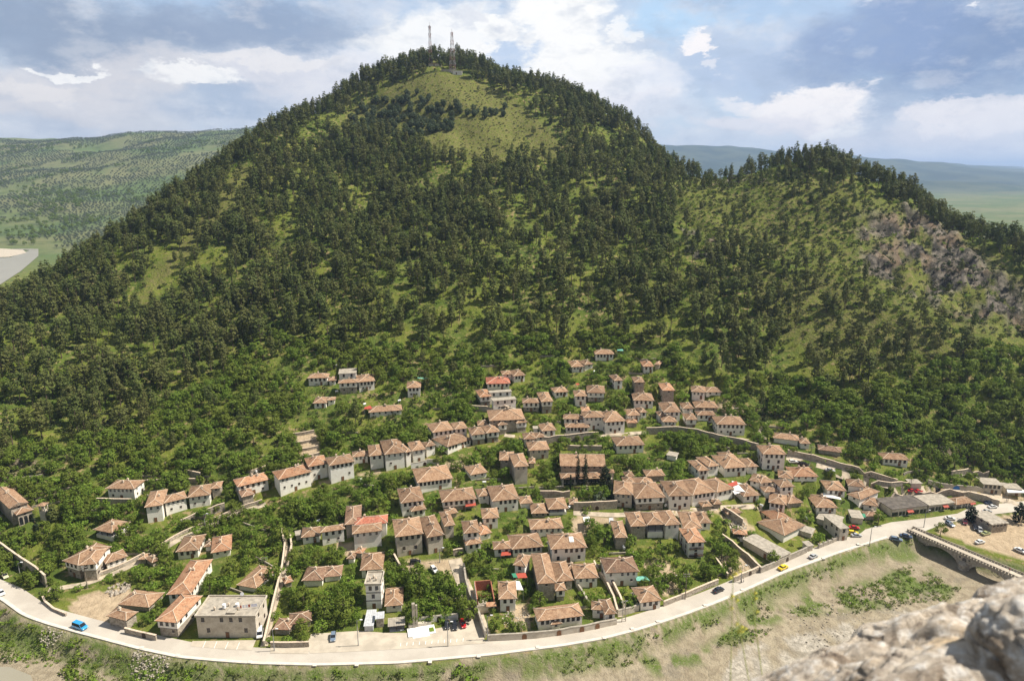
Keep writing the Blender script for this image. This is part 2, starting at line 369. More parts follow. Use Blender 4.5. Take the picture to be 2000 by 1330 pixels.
# ------------------------------------------------------------------ houses: data read off the photograph
# block = (eave left x,y, eave right x,y, wall drop, roof rise) in picture pixels; the eave corners are set down on the terrain
STY = {'b': 'roof_brown', 'o': 'roof_orange', 'r': 'roof_red', 'd': 'roof_dark'}
HD = [
# label | name | category | style flags | blocks
("stone church with arcaded porch at the far left edge beside the bell tower","church","church","b t a",[(18,993,56,981,32,26,'b g t'),(32,1006,66,995,22,12,'b t a')]),
("small white house among trees above the terraces, right of the left church","house","house","b w",[(206,954,262,955,22,15)]),
("open tiled pavilion on a stone base below the small white house at left","pavilion","pavilion","b x",[(182,1034,219,1041,17,18,'b x')]),
("long white stepped house with three roofs on the left slope above a retaining wall","house","house","b w",[(282,991,318,986,32,28),(320,983,366,972,24,12),(366,972,411,966,22,20),(411,955,431,953,16,12,'b t')]),
("wide house with fanned corner roof on tall stone base beside the left river road","house","house","b w s",[(122,1095,152,1104,30,30,'b w s'),(154,1104,188,1101,34,26,'b w s'),(206,1101,250,1086,16,12,'b w s')]),
("low brown-roofed stone shed beside the bare earth excavation","shed","shed","b t",[(230,1180,291,1186,10,24,'b t n')]),
("smallest tiled shed at the road edge left of the orange-roofed house","shed","shed","b t",[(207,1202,246,1212,20,14,'b t n')]),
("long orange-roofed white house stepping down to the road beside the flat-roofed block","house","house","o w",[(325,1161,373,1159,24,62,'o w'),(302,1212,346,1216,32,46,'o w s')]),
("big cracked two-storey block with flat terrace roof standing on the river road","apartment_block","building","f",[(378,1206,500,1206,41,37,'f p W2')]),
("hipped brown house half hidden by trees behind the flat-roofed block","house","house","b w",[(462,1142,501,1149,10,36,'b w n')]),
("brown-roofed cottage left of the ragged orange roof in the left gardens","cottage","house","b w",[(343,1078,388,1074,16,28)]),
("cottage with ragged orange roof on the left garden terrace","cottage","house","o w",[(412,1080,452,1073,13,28,'o w')]),
("small white house with green tarp beside its balcony at left","house","house","o w",[(464,951,526,936,22,13,'o w')]),
("square rubble stone hut in front of the green-tarp house","hut","hut","b t",[(472,971,497,965,20,12,'d t n')]),
("long pale house with vine terrace, leftmost of the upper middle row","house","house","o w",[(544,937,609,921,30,15,'o w')]),
("orange hip-roofed white house between the vine terrace house and the balcony house","house","house","o w",[(602,912,641,905,28,16,'o w')]),
("white house with open balcony at its right corner in the upper left row","house","house","b w",[(643,910,693,901,34,15)]),
("tall hipped white house with low annex on its left in the upper row","house","house","b w",[(688,893,720,890,14,10),(721,891,751,888,27,21)]),
("broad white house with long window row, right of the hipped house with annex","house","house","b w",[(751,888,792,883,32,27),(792,884,805,881,28,14)]),
("white two-part house above the blank garden wall in the upper row","house","house","b w",[(805,881,832,877,24,17),(832,873,852,869,20,8)]),
("wide white house with central bay standing alone above the green garden","house","house","b w",[(815,943,885,934,20,28),(839,944,853,943,12,8)]),
("white house with lean-to roof in front, below the wide house with a bay","house","house","b w",[(783,983,829,977,26,28),(803,999,833,994,14,12)]),
("long low white cottage with red awning and courtyard left of the red roof","cottage","house","b w",[(588,1050,626,1046,14,18),(626,1040,674,1033,26,10)]),
("old dark brown-roofed house behind the bright red roof","house","house","d t",[(673,1025,705,1022,26,36,'d t')]),
("white house with bright red roof and overhanging front room","house","house","r w",[(692,1026,757,1021,26,16,'r w n'),(688,1043,747,1036,32,16,'b w')]),
("square two-storey stone house with two rows of arched windows above the dirt courtyard","house","house","b",[(772,1049,827,1042,40,34,'b c W2')]),
("large brown-roofed house with jutting wing, right of the arched-window stone house","house","house","b c",[(834,1050,868,1044,34,40,'b c W2'),(868,1028,889,1025,25,28,'b c')]),
("white house with arched upper windows and a dark red porch awning","house","house","b w",[(863,981,931,974,20,24,'b w s')]),
("small hipped cottage among garden trees below the big round tree","cottage","house","b w",[(919,928,953,922,11,17)]),
("tall stone-based house with tower front left of the church garden","house","house","b",[(975,899,1004,899,24,17,'b t'),(1004,912,1033,910,36,26,'b c W2')]),
("broad white hipped house with five tall windows and side annexes, village centre","house","house","b w",[(961,979,1015,974,24,30),(935,970,958,967,15,14),(1016,984,1041,982,9,14,'b w n')]),
("house with wide open dark gallery, right of the white five-window house","house","house","b",[(1038,1003,1071,1002,9,20,'b t'),(1071,995,1110,993,13,22,'b x')]),
("narrow white house with pale ridge lines and projecting room, village centre","house","house","b w",[(942,1013,975,1011,22,20)]),
("brown-roofed house with ragged orange wing and lower lean-to","house","house","b w",[(906,1042,938,1039,34,24,'b w W2'),(938,1045,961,1040,12,20,'o w'),(910,1065,942,1060,18,11)]),
("long low house with blue-white window strip below the open gallery house","house","house","b w",[(1036,1034,1101,1031,16,20)]),
("white house with dark red awning, left of the patched-roof house","house","house","b w",[(964,1073,1000,1071,16,15),(1000,1073,1062,1067,16,28)]),
("white house with white sheet patched on its roof, above the crossing alley","house","house","b w",[(1076,1073,1147,1069,28,30,'b w W2')]),
("largest stone mansion with huge ragged roof and small white bay in the front village","mansion","house","b",[(1002,1103,1027,1107,24,22,'b w'),(1050,1140,1087,1138,36,60,'b t'),(1087,1136,1121,1133,20,38,'b t'),(1085,1154,1107,1152,24,14,'b w s')]),
("white house with pale side canopy beside the roofless brick ruin","house","house","b w",[(974,1170,1010,1169,26,34)]),
("long low brown house behind the road wall with arched gate","house","house","b w",[(1076,1220,1098,1217,12,16),(1050,1213,1141,1202,20,24)]),
("small house with broken pale ridge tiles where the road wall ends","house","house","b w",[(1155,1190,1184,1192,18,16),(1181,1200,1205,1198,20,28)]),
("hipped house with arched windows right of the largest mansion","house","house","b w",[(1123,1130,1170,1128,20,28)]),
("broad reddish-brown roofed house above the narrow alley and teal tarp","house","house","b w",[(1183,1119,1249,1116,28,29,'d w')]),
("low roadside house with three windows below the teal tarp","house","house","b w",[(1250,1177,1294,1172,18,28)]),
("small hidden house right behind the church fence","house","house","b w",[(1262,930,1300,929,12,12,'b t n')]),
("low brown roofs packed between the belfry and the central houses","house","house","b",[(1218,944,1241,944,10,12,'b t n'),(1244,951,1282,949,12,18,'b t n')]),
("stone house with dark balcony at the top of the central lane beside the conifer","house","house","b",[(1198,964,1237,967,26,26,'b c')]),
("house with ribbon of small windows and long overhanging storey on the central lane","house","house","b w",[(1241,974,1301,971,25,30,'b w s')]),
("long many-roofed white house with tall doors-windows on the central lane","house","house","b w",[(1306,969,1353,968,28,30,'b w W2'),(1353,967,1400,960,24,28),(1400,962,1435,954,20,22)]),
("narrow windowless stone store with tiled roof beside the white canopies","hut","hut","b t",[(1201,1050,1226,1050,24,33,'b t n')]),
("white mansion with dark central gallery over three arches","mansion","house","b",[(1232,1028,1264,1027,26,28,'b t'),(1264,1025,1299,1024,27,24,'b x'),(1299,1026,1330,1024,28,28,'b w W2')]),
("pale house with wide L-shaped roof right of the gallery mansion","house","house","b w",[(1335,1031,1372,1032,16,32,'b w'),(1366,1022,1391,1021,15,22,'b w')]),
("tall white house with orange roof and two dark wooden balcony rows","house","house","o w",[(1344,1060,1379,1058,31,28,'o w W3 k')]),
("hipped house with low side wing at the left end of the eastern row","house","house","b w",[(1364,920,1386,918,20,20),(1384,912,1406,909,20,18)]),
("wide white house with recessed dark porch left of the tall white villa","house","house","b w",[(1415,915,1461,912,18,25),(1461,912,1482,911,14,16)]),
("tall white three-storey villa with balcony at the foot of the upper lane","villa","house","b w",[(1490,887,1537,888,31,17,'b w W3')]),
("white mansion with twin blue arches on the upper lane wall","mansion","house","b w",[(1400,829,1458,830,22,16,'b w')]),
("low long roof at the forest edge right of the upper footpath","cottage","house","b w",[(1510,855,1561,861,10,10,'b w n')]),
("small white-windowed annex at the right end of the forest edge roofs","cottage","house","b w",[(1563,866,1584,867,11,10)]),
("ragged roof sunk in trees above the retaining wall of the upper lane","cottage","house","b w",[(1598,878,1644,884,8,9,'d t n')]),
("curved low roof with window row below the three-storey villa","house","house","b w",[(1463,938,1485,943,11,13),(1485,944,1512,941,12,11)]),
("small hipped house between the villa and the parked cars lane","house","house","b w",[(1520,932,1550,936,11,14)]),
("bright-roofed house with white windows just under the upper lane cars","house","house","b w",[(1551,931,1599,931,10,18,'o w')]),
("narrow tall house with red flowered balcony in the eastern cluster","house","house","b w",[(1524,952,1553,950,20,14)]),
("tiny hipped house left of the flowered balcony house","cottage","house","b w",[(1493,961,1523,960,10,10)]),
("house with white tent roof beside it in the eastern cluster","house","house","b w",[(1452,970,1486,967,14,23)]),
("white gabled house running down the slope in the eastern cluster","house","house","b w",[(1501,981,1536,987,17,18)]),
("dark hipped roof hut behind the round green bush","cottage","house","b w",[(1540,984,1569,981,8,14,'b t n')]),
("white house with long window row left of the flat concrete roofs","house","house","b w",[(1594,991,1637,992,13,24)]),
("white house with two window groups above the white courtyard canopy","house","house","b w",[(1615,957,1654,959,12,18),(1654,965,1680,976,10,14)]),
("small white-walled house with dark roof just under the upper parking wall","cottage","house","b w",[(1656,948,1690,952,9,12,'b w n')]),
("tiny brown roof between the garden plot and the long shop building","hut","hut","b t",[(1668,967,1698,970,8,9,'d t n')]),
("small white house with five windows left of the long shop building","house","house","b w",[(1685,985,1716,989,10,18)]),
("isolated white house with patchy roof up in the woods at right","house","house","b w",[(1724,896,1777,899,13,11)]),
("long low roof running down between ruined walls above the eastern gardens","house","house","b w",[(1478,1020,1532,1046,8,18,'b w n')]),
("orange hipped house behind the long low roof in the eastern gardens","house","house","o w",[(1516,1021,1550,1015,13,22,'o w')]),
("small concrete flat-roofed house beside the road bend","building","building","f",[(1641,1034,1661,1032,24,25,'f W2')]),
("wide low flat concrete roof above the road bend house","building","building","f",[(1592,1012,1640,1026,10,14,'f n')]),
("long whitewashed garden shed with flat concrete roof in the eastern gardens","shed","shed","f",[(1448,1052,1520,1092,14,10,'f n')]),
("small orange-tiled open shed at the top end of the whitewashed shed","shed","shed","o",[(1432,1042,1460,1045,8,8,'o x')]),
("small flat-roofed shop with green awning near the road junction","shop","shop","f",[(1662,1011,1689,1014,12,15,'f n')]),
("brown tiled hut behind the dark round bush at the junction","hut","hut","b t",[(1692,1008,1722,1008,9,9,'d t n')]),
("long flat-roofed shop row with dark felt roof along the main road","shop_row","shop","f",[(1742,996,1815,988,15,20,'e S'),(1815,988,1868,982,13,17,'f S'),(1868,986,1907,980,10,10,'b w S')]),
("beige two-storey flat-roofed house under the cliff at right","building","building","f",[(1920,946,1962,949,18,12,'f W2')]),
("roadside cafe with pale canopy at the right edge under the cliff","cafe","cafe","f",[(1963,954,2000,957,13,10,'f n')]),
("small concrete garage beside the red cars on the upper parking ledge","garage","garage","f",[(1778,945,1804,945,10,8,'f n')]),
("square stone building with flat concrete roof on the dirt lot by the bridge","building","building","f",[(1938,1026,1973,1022,17,21,'f t')]),
("topmost white house, alone under the forest right of centre","house","house","b w",[(1162,692,1200,692,13,9)]),
("white house with red tin patch on its roof, second highest","house","house","b w",[(1116,717,1142,716,11,14),(1142,713,1160,711,9,9)]),
("white house with orange roof at the upper right end of the village","house","house","o w",[(1256,716,1278,716,13,12,'o w'),(1278,712,1287,713,9,8,'b t n')]),
("small house with outside stair between the highest houses and the towers","house","house","b w",[(1200,744,1218,743,17,12)]),
("left of the two square stone tower houses","tower_house","house","b t",[(1239,747,1260,747,22,12,'b t')]),
("right of the two square stone tower houses, with lighter band","tower_house","house","b t",[(1294,763,1319,763,24,16,'o t')]),
("white house with ribbon windows on a stone base in the upper village","house","house","b w",[(1146,767,1182,768,18,15,'b w s')]),
("small white house with red awning left of the ribbon-window house","house","house","b w",[(1122,774,1147,774,18,12)]),
("low hipped white house at the left of the upper middle pair","house","house","b w",[(1083,767,1111,765,11,10)]),
("white hipped house standing below the left stone tower house","house","house","b w",[(1237,782,1278,783,15,15)]),
("white terrace house with concrete wall at the upper right village edge","house","house","b w",[(1350,765,1379,767,14,12),(1379,766,1410,766,7,10)]),
("long brown roof with stone wall below the white terrace house","house","house","b",[(1358,796,1404,797,9,13,'b t')]),
("little white house left of the long stone-walled roof","cottage","house","b w",[(1334,798,1356,798,10,12)]),
("large hipped house with white window strip below the right stone tower","house","house","b w",[(1296,805,1331,805,18,20)]),
("low brown roof partly behind trees above the white mansion with arches","house","house","b w",[(1362,811,1399,811,12,8)]),
("narrow house with three windows on stone base beside the lane gates","house","house","b w",[(1340,820,1363,820,16,13,'b w s')]),
("white house with twin pitched roofs in the middle of the upper village","house","house","b w",[(1226,812,1252,811,13,13),(1251,806,1265,805,11,10)]),
("small white square house standing on the lane wall","house","house","b w",[(1294,824,1323,824,13,11)]),
("small flat-fronted white house behind the house on the lane wall","cottage","house","b w",[(1287,812,1310,811,12,8)]),
("large white two-storey house with long window band and dark arches on the lane","mansion","house","b w",[(1182,825,1223,822,24,20,'b w W2')]),
("white mansion with arched porch left of the window band house","mansion","house","b w",[(1140,816,1181,815,24,12)]),
("white house with five small windows left of the arched porch mansion","house","house","b w",[(1100,818,1140,819,11,9)]),
("long low white house on top of the village wall","house","house","b w",[(1104,835,1152,835,12,8)]),
("small brown lean-to roof above the vine at the lane","hut","hut","b",[(1225,826,1246,826,9,8,'o t n')]),
("hipped white house behind trees below the village wall","house","house","b w",[(1204,871,1260,869,16,18)]),
("modern white stepped house with bright red roofs","house","house","r w",[(950,750,997,749,12,15,'r w'),(955,768,1001,765,20,4,'f w'),(962,784,1010,780,20,6,'f w')]),
("hipped white house on stone base left of the modern red-roofed house","house","house","b w",[(937,776,961,774,20,15,'o w s')]),
("small house with white windows behind the modern red-roofed house","house","house","b w",[(1003,735,1027,733,13,12),(981,732,1001,731,9,8)]),
("house with window strip on tall stone base right of the modern house","house","house","b w",[(1020,787,1055,787,18,9,'b w s')]),
("taller house with four windows on stone base beside the window strip house","house","house","b w",[(1057,785,1081,784,24,20,'b w s')]),
("great mansion with two white bays and arched centre ending the upper row","mansion","house","b",[(956,822,1026,819,24,22,'b t'),(973,831,992,829,20,14,'b w s'),(1009,827,1031,824,20,16,'b w s')]),
("very long white house with continuous windows at the top of the upper row","house","house","b w",[(845,845,888,839,17,17),(888,839,914,836,16,13)]),
("long white house with slanting front below the very long house","house","house","b w",[(874,873,922,858,13,16)]),
("left of two white timbered houses with stone bases below the great mansion","house","house","b w",[(921,850,950,847,21,14,'b w s')]),
("right of two white timbered houses with stone bases below the great mansion","house","house","b w",[(950,846,977,843,21,14,'b w s')]),
("small tiled shed roof behind the two white timbered houses","shed","shed","b",[(933,831,954,830,6,9,'b t n')]),
("small hipped house with four windows above the village wall's left end","house","house","b w",[(1058,842,1087,840,13,14)]),
("house with split roof standing over the alley steps in the middle row","house","house","b w",[(1023,858,1048,857,13,12),(1047,855,1066,853,11,9)]),
("hipped cream house with balustraded terrace left above the church","house","house","b w",[(1033,880,1074,878,18,17,'b c')]),
("small double-roofed white house at the left of the isolated upper group","house","house","b w",[(600,739,640,738,15,9),(641,744,657,743,9,8)]),
("flat-roofed white block in the middle of the isolated upper group","house","house","f",[(660,731,697,729,15,10,'f w'),(660,749,699,747,22,7,'b w s')]),
("hipped white house at the right of the isolated upper group","house","house","b w",[(699,747,733,744,18,15)]),
("little white cottage in the trees below the isolated upper group","cottage","house","b w",[(611,788,638,787,11,12),(638,782,655,781,9,6)]),
("small white house with pale green tarp behind it, upper middle left","house","house","b w",[(794,758,822,757,19,13)]),
("low white cottage with two small red awnings in the upper trees","cottage","house","b w",[(720,806,786,801,10,11)]),
("low hipped house in the gardens between the alley and the narrow white tower block","cottage","house","b w",[(589,1134,631,1133,13,26,'d w n'),(631,1127,667,1124,9,20,'d w n')]),
("low brown house behind the hedge on the river road","cottage","house","b w",[(532,1229,566,1230,10,20,'d t n'),(565,1220,609,1212,12,20,'d t n')]),
("hipped roof house behind the narrow flat-roofed block","house","house","b w",[(703,1114,748,1111,16,33,'b w')]),
("narrow three-storey block with flat roof and banded white front","apartment_block","building","f",[(710,1144,746,1143,47,25,'f W3 p w')]),
("square hipped cottage right of the narrow three-storey block","cottage","house","b w",[(751,1184,787,1181,14,34,'b w')]),
("grey sheet metal shed with stone lean-to on the parking edge","shed","shed","m",[(708,1224,731,1223,8,32,'m n'),(731,1210,752,1208,18,14,'m t n')]),
("open carport with pale sloping roof left of the white monument","carport","carport","m",[(756,1225,793,1221,12,17,'m x')]),
("small tiled shed roof, lower of two in the central lane courtyards","shed","shed","b",[(1372,990,1393,988,7,9,'b t n')]),
("small tiled shed roof, upper right of two in the central lane courtyards","shed","shed","b",[(1394,985,1411,984,7,8,'b t n')]),
("low mottled roof on the wall left of the long low eastern roof","shed","shed","b",[(1420,1004,1450,1001,8,9,'b t n')]),
("small back roof peeping behind the recessed porch house","shed","shed","b",[(1414,896,1440,894,8,12,'b w n')]),
("ochre tiled hut between laundry terrace and the arched porch mansion","hut","hut","o",[(1136,803,1153,803,6,9,'o t n')]),
("tiny white flat shed left of the small hipped house with four windows","shed","shed","f",[(1040,838,1052,838,7,5,'f w n')]),
("flat concrete gatehouse on the road behind the silver car","hut","hut","f",[(1577,1068,1592,1066,11,9,'f n')]),
("tiny reddish tiled gate roof, left of two on the climbing left lane","hut","hut","r",[(269,1093,281,1092,7,8,'b t n')]),
("tiny reddish tiled gate roof, right of two on the climbing left lane","hut","hut","r",[(297,1099,308,1094,6,8,'b t n')]),
("tiny orange tiled hut at the narrow left alley","hut","hut","o",[(556,1140,569,1136,5,9,'o t n')]),
("grey flat lean-to at the left end of the long low white cottage","shed","shed","f",[(576,1047,587,1045,10,6,'f n')]),
("narrow brown outhouse roof above the rear hipped house, left one","shed","shed","b",[(677,1091,688,1091,5,12,'b w n')]),
("narrow orange outhouse roof above the rear hipped house, right one","shed","shed","o",[(692,1079,707,1081,7,10,'o t n')]),
("small brown lodge roof beside the church garden wall","hut","hut","b",[(1112,985,1130,985,8,11,'b t n')]),
("white flat-roofed shed in the green gardens right of the church","shed","shed","f",[(1300,889,1322,893,7,8,'f w n')]),
("small tiled wing roof between the low cottages and the tall stone-based house","shed","shed","b",[(1033,905,1046,905,10,10,'b t n')]),
("brown lean-to roof in the yard below the wide white house with central bay","shed","shed","b",[(873,1005,895,1001,9,10,'b t n')]),
("small roof between the ribbon window house and the many-roofed house","shed","shed","b",[(1290,957,1308,956,8,12,'b t n')]),
("little brown roof behind the trees at the foot of the conifer","shed","shed","b",[(1222,931,1240,930,6,9,'b t n')]),
("small tiled outbuilding left of the hipped house with arched windows","shed","shed","b",[(1108,1112,1122,1111,9,10,'b t n')]),
("small concrete box house in the far eastern gardens behind the pergola","hut","hut","f",[(1560,1036,1586,1044,9,10,'f n')]),
("small white outbuilding with tiled roof beside the left cottage","shed","shed","b",[(398,1068,410,1067,8,9,'b w n')]),
]
FOOT = []     # (corner list, z0) pads for terrain and trees
RECTS = []    # picture rectangles with distance, kept clear of trees
GL = 'window_frame'
def make_window_mesh(w, h, arch=False, name='window', fr='window_frame', nb=1):
    b = MB(); t = .07; d = .06
    b.box(-w/2 - t, -d, -t, w/2 + t, .05, 0); b.box(-w/2 - t, -d, h, w/2 + t, .05, h + t); b.box(-w/2 - t, -d, 0, -w/2, .05, h); b.box(w/2, -d, 0, w/2 + t, .05, h)
    b.box(-w/2, -.02, 0, w/2, .04, h, 1)
    b.box(-.03, -.045, 0, .03, -.02, h); b.box(-w/2, -.045, h * .52, -.03, -.02, h * .52 + .05); b.box(.03, -.045, h * .52, w/2, -.02, h * .52 + .05)
    b.box(-w/2 - .12, -.14, -t - .06, w/2 + .12, .05, -t, 2)
    return b.me(name, [MATS[fr], MATS['glass_dark'], MATS['plaster_white']])
WIN = [make_window_mesh(.95, 1.5, name='window'), make_window_mesh(.8, 1.25, name='window', fr='window_frame_white'), make_window_mesh(.75, .85, name='window'), make_window_mesh(1.1, 1.7, name='window')]
def door_mesh():
    b = MB(); b.box(-.6, -.08, 0, .6, .05, 2.15); b.box(-.48, -.1, .05, .48, -.08, 2.05, 1); b.box(.3, -.16, 1.0, .36, -.1, 1.1, 2)
    return b.me('door', [MATS['window_frame'], MATS['wood_brown'], MATS['metal_grey']])
DOOR = door_mesh()
def chimney_mesh():
    b = MB(); b.box(-.32, -.32, -1.2, .32, .32, 1.1); b.box(-.42, -.42, 1.1, .42, .42, 1.22, 1); b.box(-.2, -.2, 1.22, .2, .2, 1.55, 1)
    return b.me('chimney', [MATS['plaster_beige'], MATS['pale_mortar']])
CHIM = chimney_mesh()
def roof_mesh(w, d, gable=False, rng=random, pitch=.44, m='roof_brown'):
    """hipped (or gabled) roof over a w x d plan whose front-left corner is the origin; tiles sag and wander a little"""
    o = .62; x0, x1, y0, y1 = -o, w + o, -o, d + o; W_, D_ = x1 - x0, y1 - y0
    s = min(W_, D_) / 2; hr = s * pitch
    nx, ny = max(4, int(W_ / 1.1)), max(4, int(D_ / 1.1))
    sd = rng.random() * 100
    def hz(x, y):
        ex = min(x - x0, x1 - x); ey = min(y - y0, y1 - y)
        e = min(ex, ey) if not gable else (ey if W_ >= D_ else ex)
        return e * pitch
    # radial construction: ridge line + faces subdivided per slope
    if gable: ra, rb = ((x0, (y0 + y1) / 2), (x1, (y0 + y1) / 2)) if W_ >= D_ else (((x0 + x1) / 2, y0), ((x0 + x1) / 2, y1))
    else: ra, rb = ((x0 + s, (y0 + y1) / 2), (x1 - s, (y0 + y1) / 2)) if W_ >= D_ else (((x0 + x1) / 2, y0 + s), ((x0 + x1) / 2, y1 - s))
    A = Vector((x0, y0, 0)); B = Vector((x1, y0, 0)); C = Vector((x1, y1, 0)); D = Vector((x0, y1, 0)); P_ = Vector((*ra, hr)); Q = Vector((*rb, hr))
    faces = [(A, B, Q, P_), (C, D, P_, Q), (B, C, Q, Q), (D, A, P_, P_)] if W_ >= D_ else [(B, C, Q, P_), (D, A, P_, Q), (A, B, P_, P_), (C, D, Q, Q)]
    b = MB(); vi = {}
    def V(p):
        k = (round(p.x, 3), round(p.y, 3), round(p.z, 3))
        if k not in vi:
            edge = p.z < .01
            q = p.copy(); sx = float(fbm(np.array([p.x / 2.2 + sd]), np.array([p.y / 2.2]), 2)[0]) - .5
            q.z += sx * (.16 if edge else .24)
            vi[k] = len(b.v); b.v.append(tuple(q))
        return vi[k]
    for (a, b1, c1, d1) in faces:
        L = (b1 - a).length; nu = max(2, int(L / 1.4)); nv = max(2, int(s / 1.2))
        for i in range(nu):
            for j in range(nv):
                def pt(u, v): return (a.lerp(b1, u)).lerp(d1.lerp(c1, u), v)
                q = [V(pt(i / nu, j / nv)), V(pt((i + 1) / nu, j / nv)), V(pt((i + 1) / nu, (j + 1) / nv)), V(pt(i / nu, (j + 1) / nv))]
                q2 = []
                for t_ in q:
                    if t_ not in q2: q2.append(t_)
                if len(q2) >= 3: b.f.append(tuple(q2)); b.mi.append(0)
    # eave board and soffit
    for (p, q) in ((A, B), (B, C), (C, D), (D, A)):
        zz = Vector((0, 0, .16)); lo = Vector((0, 0, -.12)) 
        b.quad(tuple(p + lo), tuple(q + lo), tuple(q + zz * .4), tuple(p + zz * .4), m=1)
    b.quad((x0, y0, -.12), (x0, y1, -.12), (x1, y1, -.12), (x1, y0, -.12), m=1)
    if gable:
        b.quad(A, D, P_, m=2) if W_ >= D_ else b.quad(A, B, P_, m=2)
        b.quad(B, C, Q, m=2) if W_ >= D_ else b.quad(D, C, Q, m=2)
    r = MB(); up = Vector((0, 0, .06)); ends = [(P_, Q)]
    if not gable: ends += ([(A, P_), (D, P_), (B, Q), (C, Q)] if W_ >= D_ else [(A, P_), (B, P_), (C, Q), (D, Q)])
    for p, q in ends:
        if (p - q).length > .4:
            k = max(2, int((p - q).length / 1.5))
            for i in range(k):
                a_, b_ = p.lerp(q, i / k), p.lerp(q, (i + 1) / k)
                r.bar(a_ + up + Vector((0, 0, rng.uniform(-.04, .06))), b_ + up, .12, n_=5)
    return b.me('roof', [MATS[m], MATS['wood_dark'], MATS['plaster_beige']]), r.me('ridge_cap', [MATS['pale_mortar']]), hr
def build_block(root, inv, blk, flags, rng, first):
    xl, yl, xr, yr, drop, rise = blk[:6]
    fl = blk[6].split() if len(blk) > 6 else flags.split()
    G = hit((xl + xr) / 2, max(yl, yr) + drop - (abs(yl - yr) / 2))
    rx, ry, rz_ = ray((xl + xr) / 2, (yl + yr) / 2); t = G.y / ry; ze = CAMZ + rz_ * t
    if ze < G.z + 2.0: ze = G.z + 2.2
    a = P0(xl, yl, ze); b = P0(xr, yr, ze)
    A = Vector((*a, 0)); B = Vector((*b, 0)); wd = (B - A).length - 1.1; wd = max(wd, 2.0)
    ux = (B - A).normalized(); ux.z = 0
    ang = math.atan2(ux.y, ux.x)
    sE = max(.22, (CAMZ - ze) / math.hypot(A.length, CAMZ - ze)); cE = math.sqrt(1 - sE * sE)
    sc = F / (A.y * CP + (CAMZ - ze) * SP)
    flat = 'f' in fl or 'm' in fl or 'e' in fl
    d = rise / (sc * (sE if flat else max(sE, .5 * sE + .20 * cE))) / max(.5, math.cos(ang))
    d -= max(0, wd * math.sin(abs(ang)) * .5 * 0)
    d = min(max(d - 1.0, 3.2), 24)
    A = A + ux * .55 + Vector((-ux.y, ux.x, 0)) * .55
    uy = Vector((-ux.y, ux.x, 0))
    cor = [A, A + ux * wd, A + ux * wd + uy * d, A + uy * d]
    zs = [H(c_.x, c_.y) for c_ in cor]; zb = min(min(zs), G.z) - .8; hf = ze - max(G.z, zb)
    if first:
        root.location = (A.x, A.y, G.z); root.rotation_euler = (0, 0, ang)
        inv.append(Matrix.LocRotScale(Vector((A.x, A.y, G.z)), Euler((0, 0, ang)), None).inverted())
    M = inv[0] @ Matrix.LocRotScale(Vector((A.x, A.y, 0)), Euler((0, 0, ang)), None)
    def put(name, me, p=(0, 0, 0), rz=0, parent=None, s=None):
        o = bpy.data.objects.new(name, me); COL.objects.link(o); o.parent = parent or root
        mm = M @ Matrix.LocRotScale(Vector(p), Euler((0, 0, rz)), Vector(s) if s else None)
        if parent is not None and parent is not root: mm = PM[parent.name] .inverted() @ mm
        else: PM[o.name] = mm
        o.matrix_local = mm; return o
    PM = {}
    wallm = 'rubble_stone' if 't' in fl else ('plaster_beige' if ('f' in fl and 'w' not in fl) or 'c' in fl or 'e' in fl else 'plaster_white')
    if 'm' in fl: wallm = 'rubble_stone' if 't' in fl else 'sheet_metal'
    top = ze - .05; storey = 2.75
    if 'x' in fl:   # open gallery: low wall, posts, dark back
        b_ = MB(); lowh = min(max(.9, hf * .45), hf - 1.8) if hf > 2.8 else .15
        zf = ze - hf + lowh; b_.box(0, 0, zb, wd, d, zf); b_.box(0, d - .3, zf, wd, d, top); b_.box(wd - .3 , d * .45, zf, wd, d - .3, top); b_.box(0, d * .45, zf, .3, d - .3, top)
        put('wall', b_.me('wall', [MATS['plaster_white' if 'b' in fl else wallm]]))
        n_ = max(2, int(wd / 2.6))
        for i in range(n_ + 1):
            p = MB(); p.box(-.1, -.1, zf, .1, .1, top); put('post', p.me('post', [MATS['wood_dark']]), (min(max(i * wd / n_, .15), wd - .15), .2, 0))
        rl = MB(); rl.box(.1, .12, zf + .85, wd - .1, .2, zf + .95); put('railing', rl.me('railing', [MATS['wood_dark']]))
    else:
        sb = ('s' in fl) and hf > 3.6
        zst = top - storey if sb else None
        if sb:
            b_ = MB(); b_.box(0.28, .3, zb, wd - .28, d, zst - .002); put('stone_base', b_.me('stone_base', [MATS['rubble_stone']]))
            b_ = MB(); b_.box(0, 0, zst, wd, d, top); put('wall', b_.me('wall', [MATS[wallm]]))
            b_ = MB(); b_.box(-.03, -.03, zst - .14, wd + .03, .15, zst - .004); put('floor_beam', b_.me('floor_beam', [MATS['wood_dark']]))
        else:
            b_ = MB(); b_.box(0, 0, zb, wd, d, top); put('wall', b_.me('wall', [MATS[wallm]]))
        ns = 1
        for q in fl:
            if q in ('W2', 'W3'): ns = int(q[1])
        if ns == 1 and hf > 5.0 and 'n' not in fl: ns = 2
        small = sc < 4.1
        wm = WIN[2] if 't' in fl else rng.choice([WIN[0], WIN[0], WIN[1]]) if hf > 3 else WIN[2]
        if ns > 1 and 'f' in fl: wm = WIN[3] if hf > 8 else WIN[0]
        hw = 1.5 if wm in (WIN[0],) else 1.25 if wm is WIN[1] else .85 if wm is WIN[2] else 1.7
        sp = rng.choice([1.75, 1.95, 2.2]) if wm is not WIN[2] else 2.6
        if 'f' in fl: sp = (3.0 if hf < 9 else 3.3) if wd > 9 else 1.75; wm = wm if wd > 9 else WIN[0]
